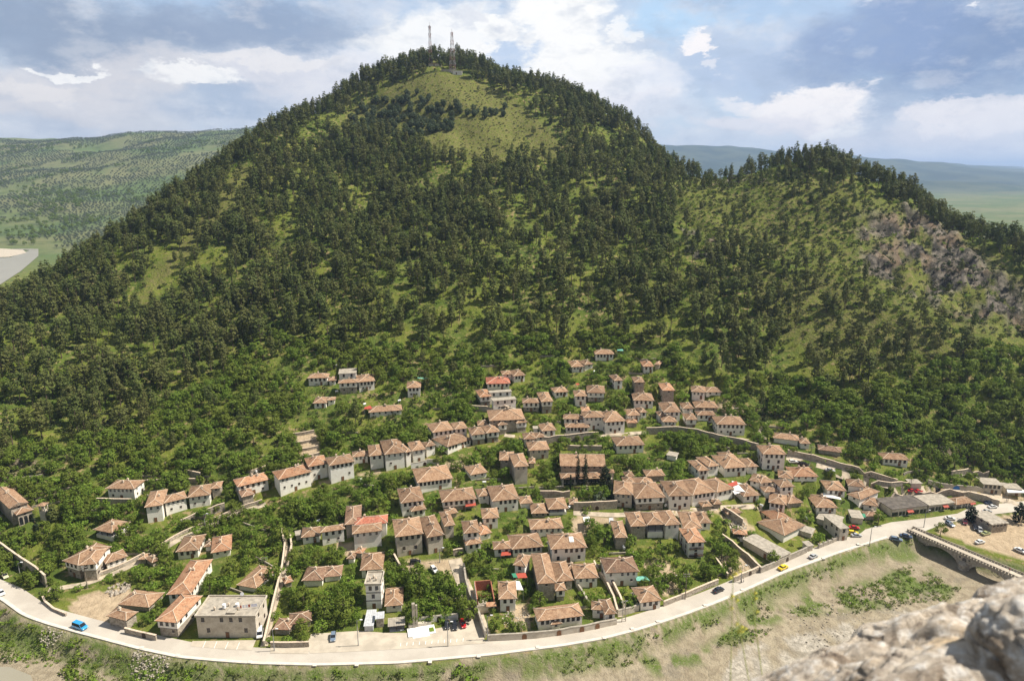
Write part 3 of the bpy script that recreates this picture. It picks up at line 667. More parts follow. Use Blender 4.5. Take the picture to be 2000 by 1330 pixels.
        if 'n' not in fl and 'S' not in fl:
            fh = hf / ns if ns > 1 else 2.8
            for k in range(ns):
                zt = top - k * fh - .35 - hw
                if zt < ze - hf + .4: zt = ze - hf + .5
                n_ = max(1, int((wd - .8) / (sp if k == 0 else sp * 1.6))); skip = 2 if k == ns - 1 and ns > 1 else -1
                off = rng.uniform(-.15, .15)
                yy = .3 if (sb and k > 0) else 0
                mq = wm if k == 0 or 'W2' in fl or 'W3' in fl else WIN[2]
                if k and mq is WIN[2] and wm is not WIN[2]: zt += .5
                for i in range(n_):
                    if k == 0 and n_ > 4 and rng.random() < .07: continue
                    if k > 0 and rng.random() < .15: continue
                    x = .4 + (i + .5) * (wd - .8) / n_ + off
                    if ns > 1 and k == ns - 1 and abs(x - wd * .5) < .9: continue
                    put('window', mq, (x, yy - .02, zt))
                side = 1 if (cor[0].x < 0) else -1
                nsd = max(1, int((d - 1) / (sp * 1.5)))
                for i in range(nsd):
                    if rng.random() < .25: continue
                    y = .5 + (i + .5) * (d - 1) / nsd
                    if side == 1: put('window', mq, (wd + .02, y, zt), R(90))
                    else: put('window', mq, (-.02, y, zt), R(-90))
        if first and 'S' not in fl and (ns > 1 or hf > 3.0) and 't' not in fl:
            put('door', DOOR, (wd * .5 if ns > 1 else min(wd - 1, .8 + wd * .6), (.3 if sb else 0) - .02, ze - hf + .02))
        if 'S' in fl:   # shop fronts
            n_ = max(2, int(wd / 3.2))
            for i in range(n_):
                x = (i + .5) * wd / n_; g = MB(); ww = wd / n_ * .42
                g.box(-ww, -.1, ze - hf + .05, ww, .02, ze - hf + .2); g.box(-ww, -.06, ze - hf + .2, ww, .02, ze - hf + min(2.2, hf - .5), 1); g.box(-.05, -.1, ze - hf + .2, .05, -.06, ze - hf + min(2.2, hf - .5))
                put('shop_front', g.me('shop_front', [MATS['window_frame_white' if i % 3 else 'window_frame'], MATS['glass_dark']]), (x, 0, 0))
                if i % 3 == 2:
                    g = MB(); g.quad((-ww, -1.3, ze - hf + 2.1), (ww, -1.3, ze - hf + 2.1), (ww, 0, ze - hf + 2.7), (-ww, 0, ze - hf + 2.7)); g.quad((-ww, -1.3, ze - hf + 1.85), (ww, -1.3, ze - hf + 1.85), (ww, -1.3, ze - hf + 2.1), (-ww, -1.3, ze - hf + 2.1))
                    put('awning', g.me('awning', [MATS['awning_red']]), (x, 0, 0))
        if 'W3' in fl and 'f' in fl:
            for k in range(1, 3):
                g = MB(); g.box(-.06, -.1, top - k * hf / 3, wd + .06, -.002, top - k * hf / 3 + .28); put('band', g.me('band', [MATS['wood_dark']]))
        if 'k' in fl:   # wooden balconies
            for k in range(2):
                zz = ze - 2.9 - k * 3.0; g = MB(); g.box(0.2, -1.0, zz, wd - .1, -.03, zz + .14)
                for i in range(int(wd / .6)): g.box(.25 + i * .6, -.98, zz + .14, .31 + i * .6, -.92, zz + 1.0)
                g.box(.2, -1.0, zz + 1.0, wd - .1, -.9, zz + 1.08); put('balcony', g.me('balcony', [MATS['wood_dark']]))
        if 'a' in fl and first is False:
            for i in range(3):
                g = MB(); w2 = wd / 8; zz = ze - hf; n2 = 8
                pts = [(-w2, zz), (w2, zz)] + [(w2 * math.cos(math.pi * j / n2), zz + hf * .55 + w2 * math.sin(math.pi * j / n2)) for j in range(n2 + 1)]
                g.quad(*[(x, -.03, z) for x, z in pts]); put('arch', g.me('arch', [MATS['glass_dark']]), ((i + .5) * wd / 3, 0, 0))
    rm = [STY[q] for q in fl if q in STY]; rm = rm[0] if rm else 'roof_brown'
    if 'f' in fl or 'e' in fl:
        b_ = MB(); b_.box(-.35, -.35, ze - .05, wd + .35, d + .35, ze + .18); ro = put('roof', b_.me('roof', [MATS['concrete_dark' if 'e' in fl else 'concrete']]))
        if 'p' in fl:
            b_ = MB(); h_ = .55; z1 = ze + .18
            b_.box(-.35, -.35, z1, wd + .35, -.1, z1 + h_); b_.box(-.35, d + .1, z1, wd + .35, d + .35, z1 + h_); b_.box(-.35, -.1, z1, -.1, d + .1, z1 + h_); b_.box(wd + .1, -.1, z1, wd + .35, d + .1, z1 + h_)
            put('parapet', b_.me('parapet', [MATS['plaster_beige']]))
            for i in range(3):
                put('chimney', CHIM, (wd * (.25 + .2 * i), d * (.3 + .2 * (i % 2)), ze + .3), 0, None, (.8, .8, .8))
    elif 'm' in fl:
        b_ = MB(); o = .3; k = max(3, int(wd / .5))
        for i in range(k):
            xa, xb = -o + i * (wd + 2 * o) / k, -o + (i + 1) * (wd + 2 * o) / k
            b_.box(xa, -o, ze, xb - .04, d + o, ze + .08 + .03 * (i % 2))
        put('roof', b_.me('roof', [MATS['sheet_metal' if 'x' not in fl else 'concrete']]))
    else:
        pitch = rng.uniform(.36, .44)
        rme, rdg, hr = roof_mesh(wd, d, 'g' in fl, rng, pitch, rm)
        ro = put('roof', rme, (0, 0, ze)); rc = put('ridge_cap', rdg, (0, 0, ze), 0, ro)
        if first or rng.random() < .3:
            for q in range(1 if wd * d < 90 else 2):
                cx, cy = wd * rng.uniform(.25, .75), d * rng.uniform(.35, .7)
                put('chimney', CHIM, (cx, cy, ze + min(cx, cy, wd - cx, d - cy) * pitch), 0, ro)
    FOOT.append((cor, G.z, ze)); RECTS.append((xl - 3, min(yl, yr) - rise, xr + 3, max(yl, yr) + drop, A.y))
    return ux, uy, wd, d, ze, hf, A
HR = {}
def build_houses():
    for hi, (label, name, cat, flags, blocks) in enumerate(HD):
        rng = random.Random(hi * 7 + 3); root = thing(name, label, cat); inv = []; res = []
        for bi, blk in enumerate(blocks): res.append(build_block(root, inv, blk, flags, rng, bi == 0))
        HR[label] = (root, res)
build_houses()
# the larger church with nave, lower porch roof and small windows
def church():
    root = thing('church', 'long stone church with low porch roof behind the cypresses', 'church'); inv = []
    build_block(root, inv, (1094, 910, 1183, 911, 22, 24, 'b t g'), '', random.Random(1), True)
    build_block(root, inv, (1096, 936, 1176, 934, 13, 12, 'b c a'), '', random.Random(2), False)
church()
# ------------------------------------------------------------------ the ground: one sheet from under the castle to the horizon
HEATH = [(845,140),(905,150),(1000,190),(1085,265),(1105,310),(960,318),(840,300),(800,262),(720,250),(650,268),(665,232),(760,170)]
GROVE1 = [(745,190),(800,175),(860,200),(900,230),(880,260),(815,275),(700,268),(660,250),(700,215)]
GROVE2 = [(870,210),(930,212),(990,216),(985,235),(880,232)]
BARE = [(470,318),(500,330),(465,395),(405,465),(330,540),(262,622),(235,632),(300,530),(388,430)]
SHRUBR = [(1345,335),(1400,348),(1560,335),(1680,352),(1780,415),(1900,470),(2010,540),(2010,700),(1850,640),(1700,600),(1600,530),(1480,500),(1380,470),(1310,400)]
PATCHY = [(1450,520),(1620,540),(1750,590),(1900,640),(1900,700),(1750,720),(1600,700),(1500,640)]
def build_ground():
    amin, amax = -62, 62; na = 560
    # finer angular spacing inside the frame, rings grow with distance
    ang = np.radians(np.linspace(amin, amax, na))
    r = [60.0]
    while r[-1] < 42000: r.append(r[-1] + max(1.25, min(r[-1] * .0085, 400) if r[-1] < 1400 else r[-1] * .02))
    r = np.array(r); nr = len(r)
    A_, R_ = np.meshgrid(ang, r); X = R_ * np.sin(A_); Y = R_ * np.cos(A_)
    X = X.ravel(); Y = Y.ravel(); Z = hgt(X, Y)
    px, py = proj(X, Y, Z)
    near = Y < 1100
    b = bank_sd(X, Y)
    cliff = inpoly(px, py, CLIFF) & near & (b > 20)
    # soften the cliff mask and roughen the rock
    cl = cliff.reshape(nr, na).astype(float)
    for _ in range(5): cl[1:-1, 1:-1] = (cl[1:-1, 1:-1] * 2 + cl[:-2, 1:-1] + cl[2:, 1:-1] + cl[1:-1, :-2] + cl[1:-1, 2:]) / 6
    cl = cl.ravel(); rg = np.abs(fbm(X / 16, Y / 10, 5, 21) - .5) * 2
    Z = Z + cl * ((rg - .35) * 13 + (fbm(X / 5, Y / 4, 3, 22) - .5) * 5 + np.floor(fbm(X / 22, Y / 12, 3, 23) * 9) * 1.8 - 8)
    bumpy = sm(12, 30, Z) * near
    Z = Z + bumpy * (fbm(X / 6, Y / 6, 3, 31) - .5) * 1.6
    for cor, z0, ze in FOOT:
        c0 = cor[0]; ux = (cor[1] - cor[0]); uy = (cor[3] - cor[0]); w = ux.length; d = uy.length; ux = ux / w; uy = uy / d
        qx = (X - c0.x) * ux.x + (Y - c0.y) * ux.y; qy = (X - c0.x) * uy.x + (Y - c0.y) * uy.y
        ins = (qx > -1.6) & (qx < w + 1.6) & (qy > -2.2) & (qy < d + 1.8)
        Z = np.where(ins & (Z > z0 + .25), z0 + .25, Z)
    # surface kinds
    sand = sm(-1, -2, b) * (Y < 1400) ; bankg = sm(-.2, -1.5, b) * (1 - sm(-2.8, -6.0, b + 5 * (fbm(X / 9, Y / 9, 3, 40) - .5))) * sm(.30, .50, fbm(X / 4, Y / 4, 3, 41))
    green = np.zeros_like(X)
    for poly in [[(1715,1129),(1760,1102),(1793,1102),(1874,1147),(1850,1168),(1820,1168),(1745,1180),(1664,1192),(1634,1168),(1640,1144)],
                 [(1380,1262),(1439,1210),(1481,1183),(1526,1186),(1610,1174),(1660,1190),(1535,1205),(1511,1220),(1490,1240),(1448,1252)],
                 [(1720,1060),(1800,1060),(1790,1095),(1700,1100)], [(1560,1160),(1640,1140),(1700,1150),(1640,1175),(1570,1185)], [(1250,1290),(1330,1270),(1390,1262),(1380,1290),(1280,1320)], [(1550,1120),(1720,1075),(1700,1100),(1580,1140),(1450,1190),(1430,1180)],
                 [(-50,1210),(90,1225),(330,1290),(600,1305),(1000,1290),(1250,1245),(1270,1290),(1000,1330),(200,1345),(120,1290),(-60,1260)]]:
        green = np.maximum(green, inpoly(px, py, poly).astype(float))
    green = green.reshape(nr, na)
    for _ in range(3): green[1:-1, 1:-1] = (green[1:-1, 1:-1] * 2 + green[:-2, 1:-1] + green[2:, 1:-1] + green[1:-1, :-2] + green[1:-1, 2:]) / 6
    green = green.ravel(); nn = fbm(X / 5, Y / 5, 4, 44)
    riverg = np.clip(np.maximum(bankg, green * sm(.42, .54, nn)), 0, 1)
    river = (b < -0.2).astype(float) * (Y < 1400)
    gravel = np.maximum(inpoly(px, py, [(1400,1330),(1450,1262),(1560,1240),(1700,1215),(1800,1200),(2050,1180),(2050,1400),(1400,1400)]), inpoly(px, py, [(1600,1235),(1700,1195),(1850,1190),(1900,1200),(1700,1260)])) * sm(.4, .6, fbm(X / 9, Y / 9, 3, 50)) * river
    soil = np.zeros_like(X)
    for poly in [[(130,1185),(165,1160),(250,1145),(262,1160),(235,1190),(205,1225),(150,1205)], [(790,1095),(905,1088),(897,1130),(868,1122),(835,1108),(800,1118)], [(1822,1035),(1900,1010),(2100,996),(2100,1110),(2000,1096),(1920,1070),(1850,1048)],
                 [(1740,960),(1840,952),(1960,962),(2020,978),(1945,984),(1900,967),(1840,963),(1750,970)], [(1255,1130),(1300,1120),(1330,1150),(1300,1165)],[(1430,1065),(1460,1075),(1490,1110),(1470,1112)],[(1405,1088),(1470,1085),(1480,1110),(1425,1125)],
                 [(1118,1008),(1200,1008),(1205,1018),(1150,1030),(1135,1060),(1120,1060)],[(1310,1000),(1400,988),(1410,1000),(1380,1008),(1310,1010)],[(1408,1008),(1440,1004),(1475,1030),(1470,1042),(1430,1030)],[(1240,1000),(1300,998),(1300,1006),(1240,1008)],[(870,905),(905,902),(910,912),(870,915)],[(700,925),(745,918),(748,926),(702,934)],[(620,940),(650,932),(656,940),(626,950)],[(1000,1180),(1035,1178),(1035,1225),(1005,1228)],[(655,1060),(690,1058),(700,1085),(660,1082)],[(1385,790),(1420,785),(1450,800),(1440,812)],[(580,850),(618,842),(628,895),(592,905)],[(0,925),(50,925),(30,960),(0,960)],[(1250,1100),(1300,1090),(1330,1130),(1290,1150)]]:
        soil = np.maximum(soil, inpoly(px, py, poly) * near)
    rock = cl * sm(.38, .50, fbm(X / 14, Y / 11, 4, 60)) 
    rock = np.maximum(rock, (inpoly(px, py, [(1330,440),(1400,450),(1410,510),(1340,500)]) | inpoly(px, py, [(1390,335),(1500,335),(1500,362),(1390,368)]) | inpoly(px, py, [(-40,900),(60,880),(120,960),(60,985),(-40,960)]) | inpoly(px, py, [(1835,865),(1900,860),(1925,880),(1880,905),(1840,895)])) * near * sm(.45, .6, fbm(X / 8, Y / 8, 3, 61)) * .9)
    heath = (inpoly(px, py, HEATH) | inpoly(px, py, BARE) | inpoly(px, py, SHRUBR) | inpoly(px, py, PATCHY)) * near
    heath = np.where(inpoly(px, py, SHRUBR) & near, .55, heath * 1.0)
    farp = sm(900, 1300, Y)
    dens = sm(.45, .6, fbm(X / 26, Y / 26, 3, 77))
    f = []
    idx = np.arange(nr * na).reshape(nr, na)
    q = np.stack([idx[:-1, :-1], idx[1:, :-1], idx[1:, 1:], idx[:-1, 1:]], -1).reshape(-1, 4)[:, ::-1]
    me = bpy.data.meshes.new('ground'); nv = nr * na; nf = len(q)
    me.vertices.add(nv); me.vertices.foreach_set('co', np.stack([X, Y, Z], -1).ravel())
    me.loops.add(nf * 4); me.loops.foreach_set('vertex_index', q.ravel())
    me.polygons.add(nf); me.polygons.foreach_set('loop_start', np.arange(nf) * 4)
    me.update(calc_edges=True); me.polygons.foreach_set('use_smooth', np.ones(nf, bool))
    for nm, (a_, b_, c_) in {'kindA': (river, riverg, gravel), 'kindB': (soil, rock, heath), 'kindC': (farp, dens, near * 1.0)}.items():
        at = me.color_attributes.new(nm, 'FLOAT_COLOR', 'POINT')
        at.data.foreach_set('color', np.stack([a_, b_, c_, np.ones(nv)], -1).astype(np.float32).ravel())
    def gm(q_, bs, out):
        p = geoco(q_)
        A = q_.a('ShaderNodeSeparateColor', {0: q_.a('ShaderNodeAttribute', attribute_name='kindA').outputs['Color']}).outputs
        B = q_.a('ShaderNodeSeparateColor', {0: q_.a('ShaderNodeAttribute', attribute_name='kindB').outputs['Color']}).outputs
        C_ = q_.a('ShaderNodeSeparateColor', {0: q_.a('ShaderNodeAttribute', attribute_name='kindC').outputs['Color']}).outputs
        n1 = q_.noise(p, .045, 5); n2 = q_.noise(p, .35, 5, .65); n3 = q_.noise(p, 1.6, 4, .7)
        g = q_.mix(q_.ss(n1, .35, .65), (.155, .18, .030), (.085, .125, .022))
        g = q_.mix(q_.ss(n2, .48, .68, 0, .8), g, (.24, .21, .075)); g = q_.mix(q_.ss(n3, .5, .72, 0, .7), g, (.035, .055, .014))
        g = q_.mix(q_.m('MULTIPLY', C_[1], q_.ss(n2, .52, .66, 0, .75)), g, (.33, .235, .14))
        h = q_.mix(q_.ss(n2, .4, .62), (.165, .185, .035), (.21, .185, .07)); h = q_.mix(q_.ss(n3, .46, .58, 0, .85), h, (.055, .068, .02))
        g = q_.mix(B[2], g, h)
        fp = q_.noise(p, .0035, 6, .6); fq = q_.noise(p, .02, 5, .6)
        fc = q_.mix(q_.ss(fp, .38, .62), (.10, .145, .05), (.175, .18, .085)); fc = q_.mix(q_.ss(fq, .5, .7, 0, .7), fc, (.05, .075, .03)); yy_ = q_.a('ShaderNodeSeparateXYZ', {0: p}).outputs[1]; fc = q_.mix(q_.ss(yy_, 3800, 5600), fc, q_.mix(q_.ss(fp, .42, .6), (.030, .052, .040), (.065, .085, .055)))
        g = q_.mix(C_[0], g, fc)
        sd = q_.mix(q_.ss(n1, .3, .7), (.31, .26, .18), (.395, .335, .235)); sd = q_.mix(q_.ss(n2, .42, .62, 0, .85), sd, (.25, .205, .14)); sd = q_.mix(q_.ss(q_.noise(p, .12, 6, .7), .52, .64, 0, .7), sd, (.225, .195, .145)); sd = q_.mix(q_.ss(n3, .62, .74, 0, .6), sd, (.19, .16, .11))
        vo = q_.a('ShaderNodeTexVoronoi', {'Vector': p, 'Scale': .9}).outputs['Color']; vs = q_.a('ShaderNodeSeparateXYZ', {0: vo}).outputs[0]
        sd = q_.mix(q_.m('MULTIPLY', A[2], .85), sd, q_.mix(vs, (.30, .27, .22), (.52, .47, .39)))
        sd = q_.mix(q_.m('MULTIPLY', A[1], q_.ss(n3, .30, .48)), sd, q_.mix(n2, (.075, .12, .025), (.16, .20, .05)))
        g = q_.mix(A[0], g, sd)
        so = q_.mix(q_.ss(n2, .35, .65), (.50, .39, .26), (.38, .29, .19)); so = q_.mix(q_.ss(n3, .58, .75, 0, .6), so, (.24, .20, .12))
        g = q_.mix(B[0], g, so)
        rr = q_.noise(p, .13, 8, .72); rk = q_.mix(q_.ss(rr, .42, .62), (.05, .045, .038), (.225, .195, .16)); rk = q_.mix(q_.ss(n1, .5, .65, 0, .6), rk, (.25, .175, .11)); rk = q_.mix(q_.ss(n3, .56, .66, 0, .7), rk, (.06, .075, .03))
        g = q_.mix(B[1], g, rk)
        setc(q_, bs, g); bs.inputs['Roughness'].default_value = .95; bs.inputs['Specular IOR Level'].default_value = .1
        bump(q_, bs, q_.m('ADD', n2, q_.m('MULTIPLY', n3, .4)), 1.1, .9)
    me.materials.append(mat('ground_mix', gm))
    o = obj('ground', me); o['kind'] = 'structure'; o['label'] = 'hillside, village ground, dry river bed and far valley'
    return o
GROUND = build_ground()
# fast lookup of the finished ground height
from mathutils.bvhtree import BVHTree
_me = GROUND.data
_near = [p for p in range(0, 1)]
BVH = BVHTree.FromObject(GROUND, bpy.context.evaluated_depsgraph_get())
def GZ(x, y):
    r_ = BVH.ray_cast(Vector((x, y, 900)), Vector((0, 0, -1)))
    return r_[0].z if r_[0] else H(x, y)
def G3(px, py):
    rr = Vector(ray(px, py)).normalized(); r_ = BVH.ray_cast(Vector((0, 0, CAMZ)), rr)
    return r_[0] if r_[0] else hit(px, py)

# ------------------------------------------------------------------ paved sheets draped on the ground
def drape(name, poly, m, lift, step=3.0, label=None, kind='structure'):
    P = [G3(*p) for p in poly] if len(poly[0]) == 2 and not isinstance(poly[0], Vector) else poly
    bm = bmesh.new(); vs = [bm.verts.new((p.x, p.y, 0)) for p in P]; bm.faces.new(vs)
    xs = [p.x for p in P]; ys = [p.y for p in P]
    for ax, lo, hi in ((0, min(xs), max(xs)), (1, min(ys), max(ys))):
        t = lo + step
        while t < hi:
            co = [0, 0, 0]; no = [0, 0, 0]; co[ax] = t; no[ax] = 1
            bmesh.ops.bisect_plane(bm, geom=bm.verts[:] + bm.edges[:] + bm.faces[:], plane_co=co, plane_no=no); t += step
    bmesh.ops.triangulate(bm, faces=bm.faces[:])
    for v in bm.verts: v.co.z = GZ(v.co.x, v.co.y) + lift
    bmesh.ops.recalc_face_normals(bm, faces=bm.faces[:])
    for f_ in bm.faces:
        if f_.normal.z < 0: f_.normal_flip()
    me = bpy.data.meshes.new(name); bm.to_mesh(me); bm.free(); me.materials.append(MATS[m])
    o = obj(name, me); 
    if kind: o['kind'] = kind
    if label: o['label'] = label
    return o
def resample(pts, step):
    out = [pts[0]]
    for a, b in zip(pts, pts[1:]):
        n_ = max(1, int((b - a).length / step))
        out += [a.lerp(b, (i + 1) / n_) for i in range(n_)]
    return out
def smooth_line(pts, it=2):
    for _ in range(it):
        q = [pts[0]]
        for a, b in zip(pts, pts[1:]): q += [a.lerp(b, .25), a.lerp(b, .75)]
        pts = q + [pts[-1]]
    return pts
def flat2(p): return Vector((p.x, p.y, 0))
def offset(pts, d):
    out = []
    for i, p in enumerate(pts):
        a = pts[max(0, i - 1)]; b = pts[min(len(pts) - 1, i + 1)]; t = (b - a); t.z = 0; t.normalize(); out.append(p + Vector((-t.y, t.x, 0)) * d)
    return out
def strip(name, pts, o0, o1, m, lift, label=None, thick=0):
    a = offset(pts, o0); b = offset(pts, o1); mb = MB(); nsub = max(1, int(abs(o1 - o0) / 2.5))
    for i in range(len(pts)):
        for j in range(nsub + 1):
            p = a[i].lerp(b[i], j / nsub); mb.v.append((p.x, p.y, GZ(p.x, p.y) + lift))
    k = nsub + 1
    for i in range(len(pts) - 1):
        for j in range(nsub): mb.f.append((i * k + j, (i + 1) * k + j, (i + 1) * k + j + 1, i * k + j + 1)); mb.mi.append(0)
    if thick:
        for i in range(len(pts) - 1):
            for j in (0, nsub):
                p, q = mb.v[i * k + j], mb.v[(i + 1) * k + j]
                mb.quad(p, q, (q[0], q[1], q[2] - thick), (p[0], p[1], p[2] - thick))
    o = mb.obj(name, [MATS[m]]); o['kind'] = 'structure'
    if label: o['label'] = label
    return o
BL = [Vector((*p, 0)) for p in BANK]
bank_line = smooth_line(resample([Vector((*P0(*p), 0)) for p in [(-260,1080),(-150,1105),(0,1170),(45,1203),(90,1219),(150,1236),(270,1268),(350,1285),(430,1292),(500,1297),(620,1300),(780,1296),(960,1280),(1100,1262),(1180,1248),(1250,1230),(1330,1204),(1400,1178),(1460,1152),(1530,1120),(1640,1080),(1735,1050)]], 6), 2)
strip('road', bank_line, 1.1, 7.4, 'asphalt_pale', .10, 'pale asphalt river road')
strip('pavement', bank_line, .15, 1.05, 'kerb_m', .26, 'pale river side pavement with kerb', .2)
# low embankment wall on the river edge with small lamp piers
def wall_line(pts, h, th, m, base=.6, name='garden_wall', zt=None):
    mb = MB(); L = offset(pts, th / 2); Rr = offset(pts, -th / 2)
    for i, p in enumerate(pts):
        zg = GZ(p.x, p.y); zl = min(GZ(L[i].x, L[i].y), GZ(Rr[i].x, Rr[i].y), zg)
        t = (zt if zt is not None else zg) + h
        mb.v += [(L[i].x, L[i].y, zl - base), (L[i].x, L[i].y, t), (Rr[i].x, Rr[i].y, t), (Rr[i].x, Rr[i].y, zl - base)]
    for i in range(len(pts) - 1):
        a = i * 4; b = a + 4
        for j in range(3): mb.f.append((a + j, a + j + 1, b + j + 1, b + j)); mb.mi.append(0)
    mb.f.append((0, 3, 2, 1)); e = (len(pts) - 1) * 4; mb.f.append((e, e + 1, e + 2, e + 3)); mb.mi += [0, 0]
    return mb.obj(name, [MATS[m]])
ew = wall_line(bank_line, .32, .3, 'kerb_m', 2.2, 'embankment_wall', 0.05); tag(ew, 'low pale embankment wall along the river side of the road', 'wall')
def px_line(pts, step=4): return resample([flat2(G3(*p)) for p in pts], step)
def lane(pts, w, m='lane_m', lift=.14, label=None, name='path'):
    L = smooth_line(px_line(pts, 5), 1); return strip(name, L, -w / 2, w / 2, m, lift, label)
drape('junction', [(1655,1078),(1668,1052),(1690,1034),(1740,1020),(1870,1003),(1912,985),(2060,968),(2060,992),(1905,1008),(1830,1028),(1800,1040),(1737,1052),(1700,1060)], 'asphalt_pale', .13, 3, 'pale road junction widening before the bridge')
drape('pavement', [(608,1238),(700,1232),(752,1236),(800,1236),(860,1226),(905,1210),(938,1215),(948,1256),(850,1264),(700,1272),(606,1276),(598,1262)], 'pavement_m', .16, 3, 'tan paved parking ground in front of the monument')
drape('pavement', [(376,1252),(500,1250),(492,1270),(440,1268),(372,1262)], 'pavement_m', .16, 3, 'tan paved strip in front of the flat-roofed block')
drape('pavement', [(528,1264),(604,1264),(602,1277),(528,1276)], 'pavement_m', .17, 3, 'tan pavement below the hedge')
for pts, w, lb in [([(562,1068),(556,1110),(545,1150),(530,1200),(516,1262)], 2.4, 'narrow alley climbing left of the hedge'),
                   ([(560,1075),(557,1050),(553,1030)], 1.6, 'upper end of the left alley'),
                   ([(519,985),(470,1000),(412,1026),(350,1053),(297,1086),(230,1117),(165,1141),(95,1152)], 3.0, 'stone lane climbing past the long stepped house'),
                   ([(1166,1105),(1184,1135),(1203,1175),(1212,1205)], 1.8, 'narrow alley between garden walls, front right'),
                   ([(888,1092),(905,1140),(925,1185),(944,1240)], 5.0, 'cobbled lane beside the ruined house'),
                   ([(1536,893),(1590,906),(1640,921),(1700,938),(1760,955)], 4.5, 'upper lane with parked cars'),
                   ([(1745,963),(1840,958),(1900,964),(1960,975),(1990,985)], 5.0, 'upper ledge road behind the shops'),
                   ([(1120,1002),(1200,1006),(1300,1003),(1400,992),(1490,1000)], 3.0, 'central village lane'),
                   ([(1505,822),(1478,845),(1508,865),(1492,880)], 2.0, 'winding footpath at the forest edge'),
                   ([(985,850),(1060,862),(1168,851),(1262,845),(1345,847),(1402,858),(1478,876),(1530,893)], 2.6, 'upper village lane'),
                   ([(1160,990),(1140,940),(1165,890)], 1.6, 'path through the church garden'),
                   ([(-20,645),(12,600),(18,585)], 4.0, 'pale track at the far left foot of the hill'),
                   ([(1940,697),(1970,692),(2010,690)], 1.5, 'faint path across the right slope')]:
    lane(pts, w, label=lb)
# parking bay lines (one painted marking each)
def small_sheet(name, a, b, w, m, lift, label, cat=None, kind='structure', group=None):
    d = (b - a); d.z = 0; nrm = Vector((-d.y, d.x, 0)).normalized() * w / 2; mb = MB()
    q = [a - nrm, b - nrm, b + nrm, a + nrm]; mb.quad(*[(p.x, p.y, GZ(p.x, p.y) + lift) for p in q]); o = mb.obj(name, [MATS[m]]); o['kind'] = kind; o['label'] = label
    if group: o['group'] = group
for i in range(11):
    x = 783 + i * 12.2; a = G3(x, 1256 - i * .9); b = G3(x - 1, 1262.5 - i * .9); small_sheet('parking_line', a, b, .22, 'line_white', .24, 'white painted parking bay line in front of the monument', group='white parking bay lines')
for i in range(4):
    a = G3(402 + i * 22, 1252 + i); b = G3(396 + i * 22, 1266 + i); small_sheet('parking_line', a, b, .2, 'line_white', .24, 'white line dividing the paved strip before the flat-roofed block', group='white lines on the paved strip')
# water
def f_water(q, bs, out):
    p = geoco(q); a = q.noise(p, .05, 4); setc(q, bs, q.mix(a, (.26, .235, .17), (.34, .31, .23))); bs.inputs['Roughness'].default_value = .3
    bs.inputs['Specular IOR Level'].default_value = .5; bump(q, bs, q.noise(p, 1.2, 4), .05, .4)
mat('muddy_water', f_water)
def water(name, poly, z, lb):
    mb = MB(); mb.quad(*[(*P0(x, y, z), z) for x, y in poly]); o = mb.obj(name, [MATS['muddy_water']]); o['kind'] = 'structure'; o['label'] = lb
water('river', [(-200,560),(-200,506),(-60,506),(20,503),(58,489),(75,486),(75,500),(40,530),(0,556),(-60,600)], -4.35, 'muddy river bend far left')
water('river', [(-200,496),(-200,478),(0,480),(60,486),(75,486),(58,489),(0,484)], -4.3, 'far channel of the river bend')
water('pool', [(1812,1212),(1822,1192),(1850,1180),(1890,1172),(1910,1180),(1900,1200),(1880,1212),(1830,1220)], -5.0, 'shallow muddy pool in the river bed')
water('pool', [(1930,1168),(1945,1140),(1985,1118),(2100,1120),(2100,1200),(1960,1210)], -4.9, 'muddy water under the bridge')
water('pool', [(-100,1300),(20,1302),(60,1318),(70,1345),(-100,1360)], -4.95, 'muddy water at the lower left corner')
def sandbar():
    mb = MB(); mb.quad(*[(*P0(x, y, -4.2), -4.2) for x, y in [(-200,482),(-20,484),(45,488),(52,494),(18,502),(-60,505),(-200,506)]]); o = mb.obj('sand_bar', [MATS['pavement_m']]); o['kind'] = 'structure'; o['label'] = 'pale sand bar in the far river bend'
sandbar()
# ------------------------------------------------------------------ trees: meshes of many small leaf clumps
def leaf_cloud(rng, clumps, nq, size, out_bias=.6, flat=1.0, name='crown', m='pine_needles', ctr=None):
    """clumps: (centre, radius). Each clump is a spray of small tilted quads facing roughly outward/up."""
    vs = []; fs = []; ctr_ = np.mean([q_[0] for q_ in clumps], axis=0)
    for (c_, r_) in clumps:
        n_ = max(5, int(nq * (r_ ** 1.3)))
        for _ in range(n_):
            d = rng.normal(size=3); d /= np.linalg.norm(d) + 1e-9; rad = r_ * rng.uniform(.35, 1.0) ** .6
            p = np.array(c_) + d * rad * np.array([1, 1, flat])
            nrm = d * out_bias + (np.array(c_) - ctr_) * .22 + rng.normal(size=3) * .38 + np.array([0, 0, .25]); nrm /= np.linalg.norm(nrm)
            u = np.cross(nrm, rng.normal(size=3)); u /= np.linalg.norm(u) + 1e-9; v = np.cross(nrm, u)
            s = size * rng.uniform(.6, 1.35); s2 = s * rng.uniform(.5, .9); k = len(vs)
            vs += [p - u * s, p + v * s2 * rng.uniform(.7, 1.2), p + u * s * rng.uniform(.7, 1.2), p - v * s2]; fs.append((k, k + 1, k + 2, k + 3))
    return mesh(name, vs, fs, MATS[m])
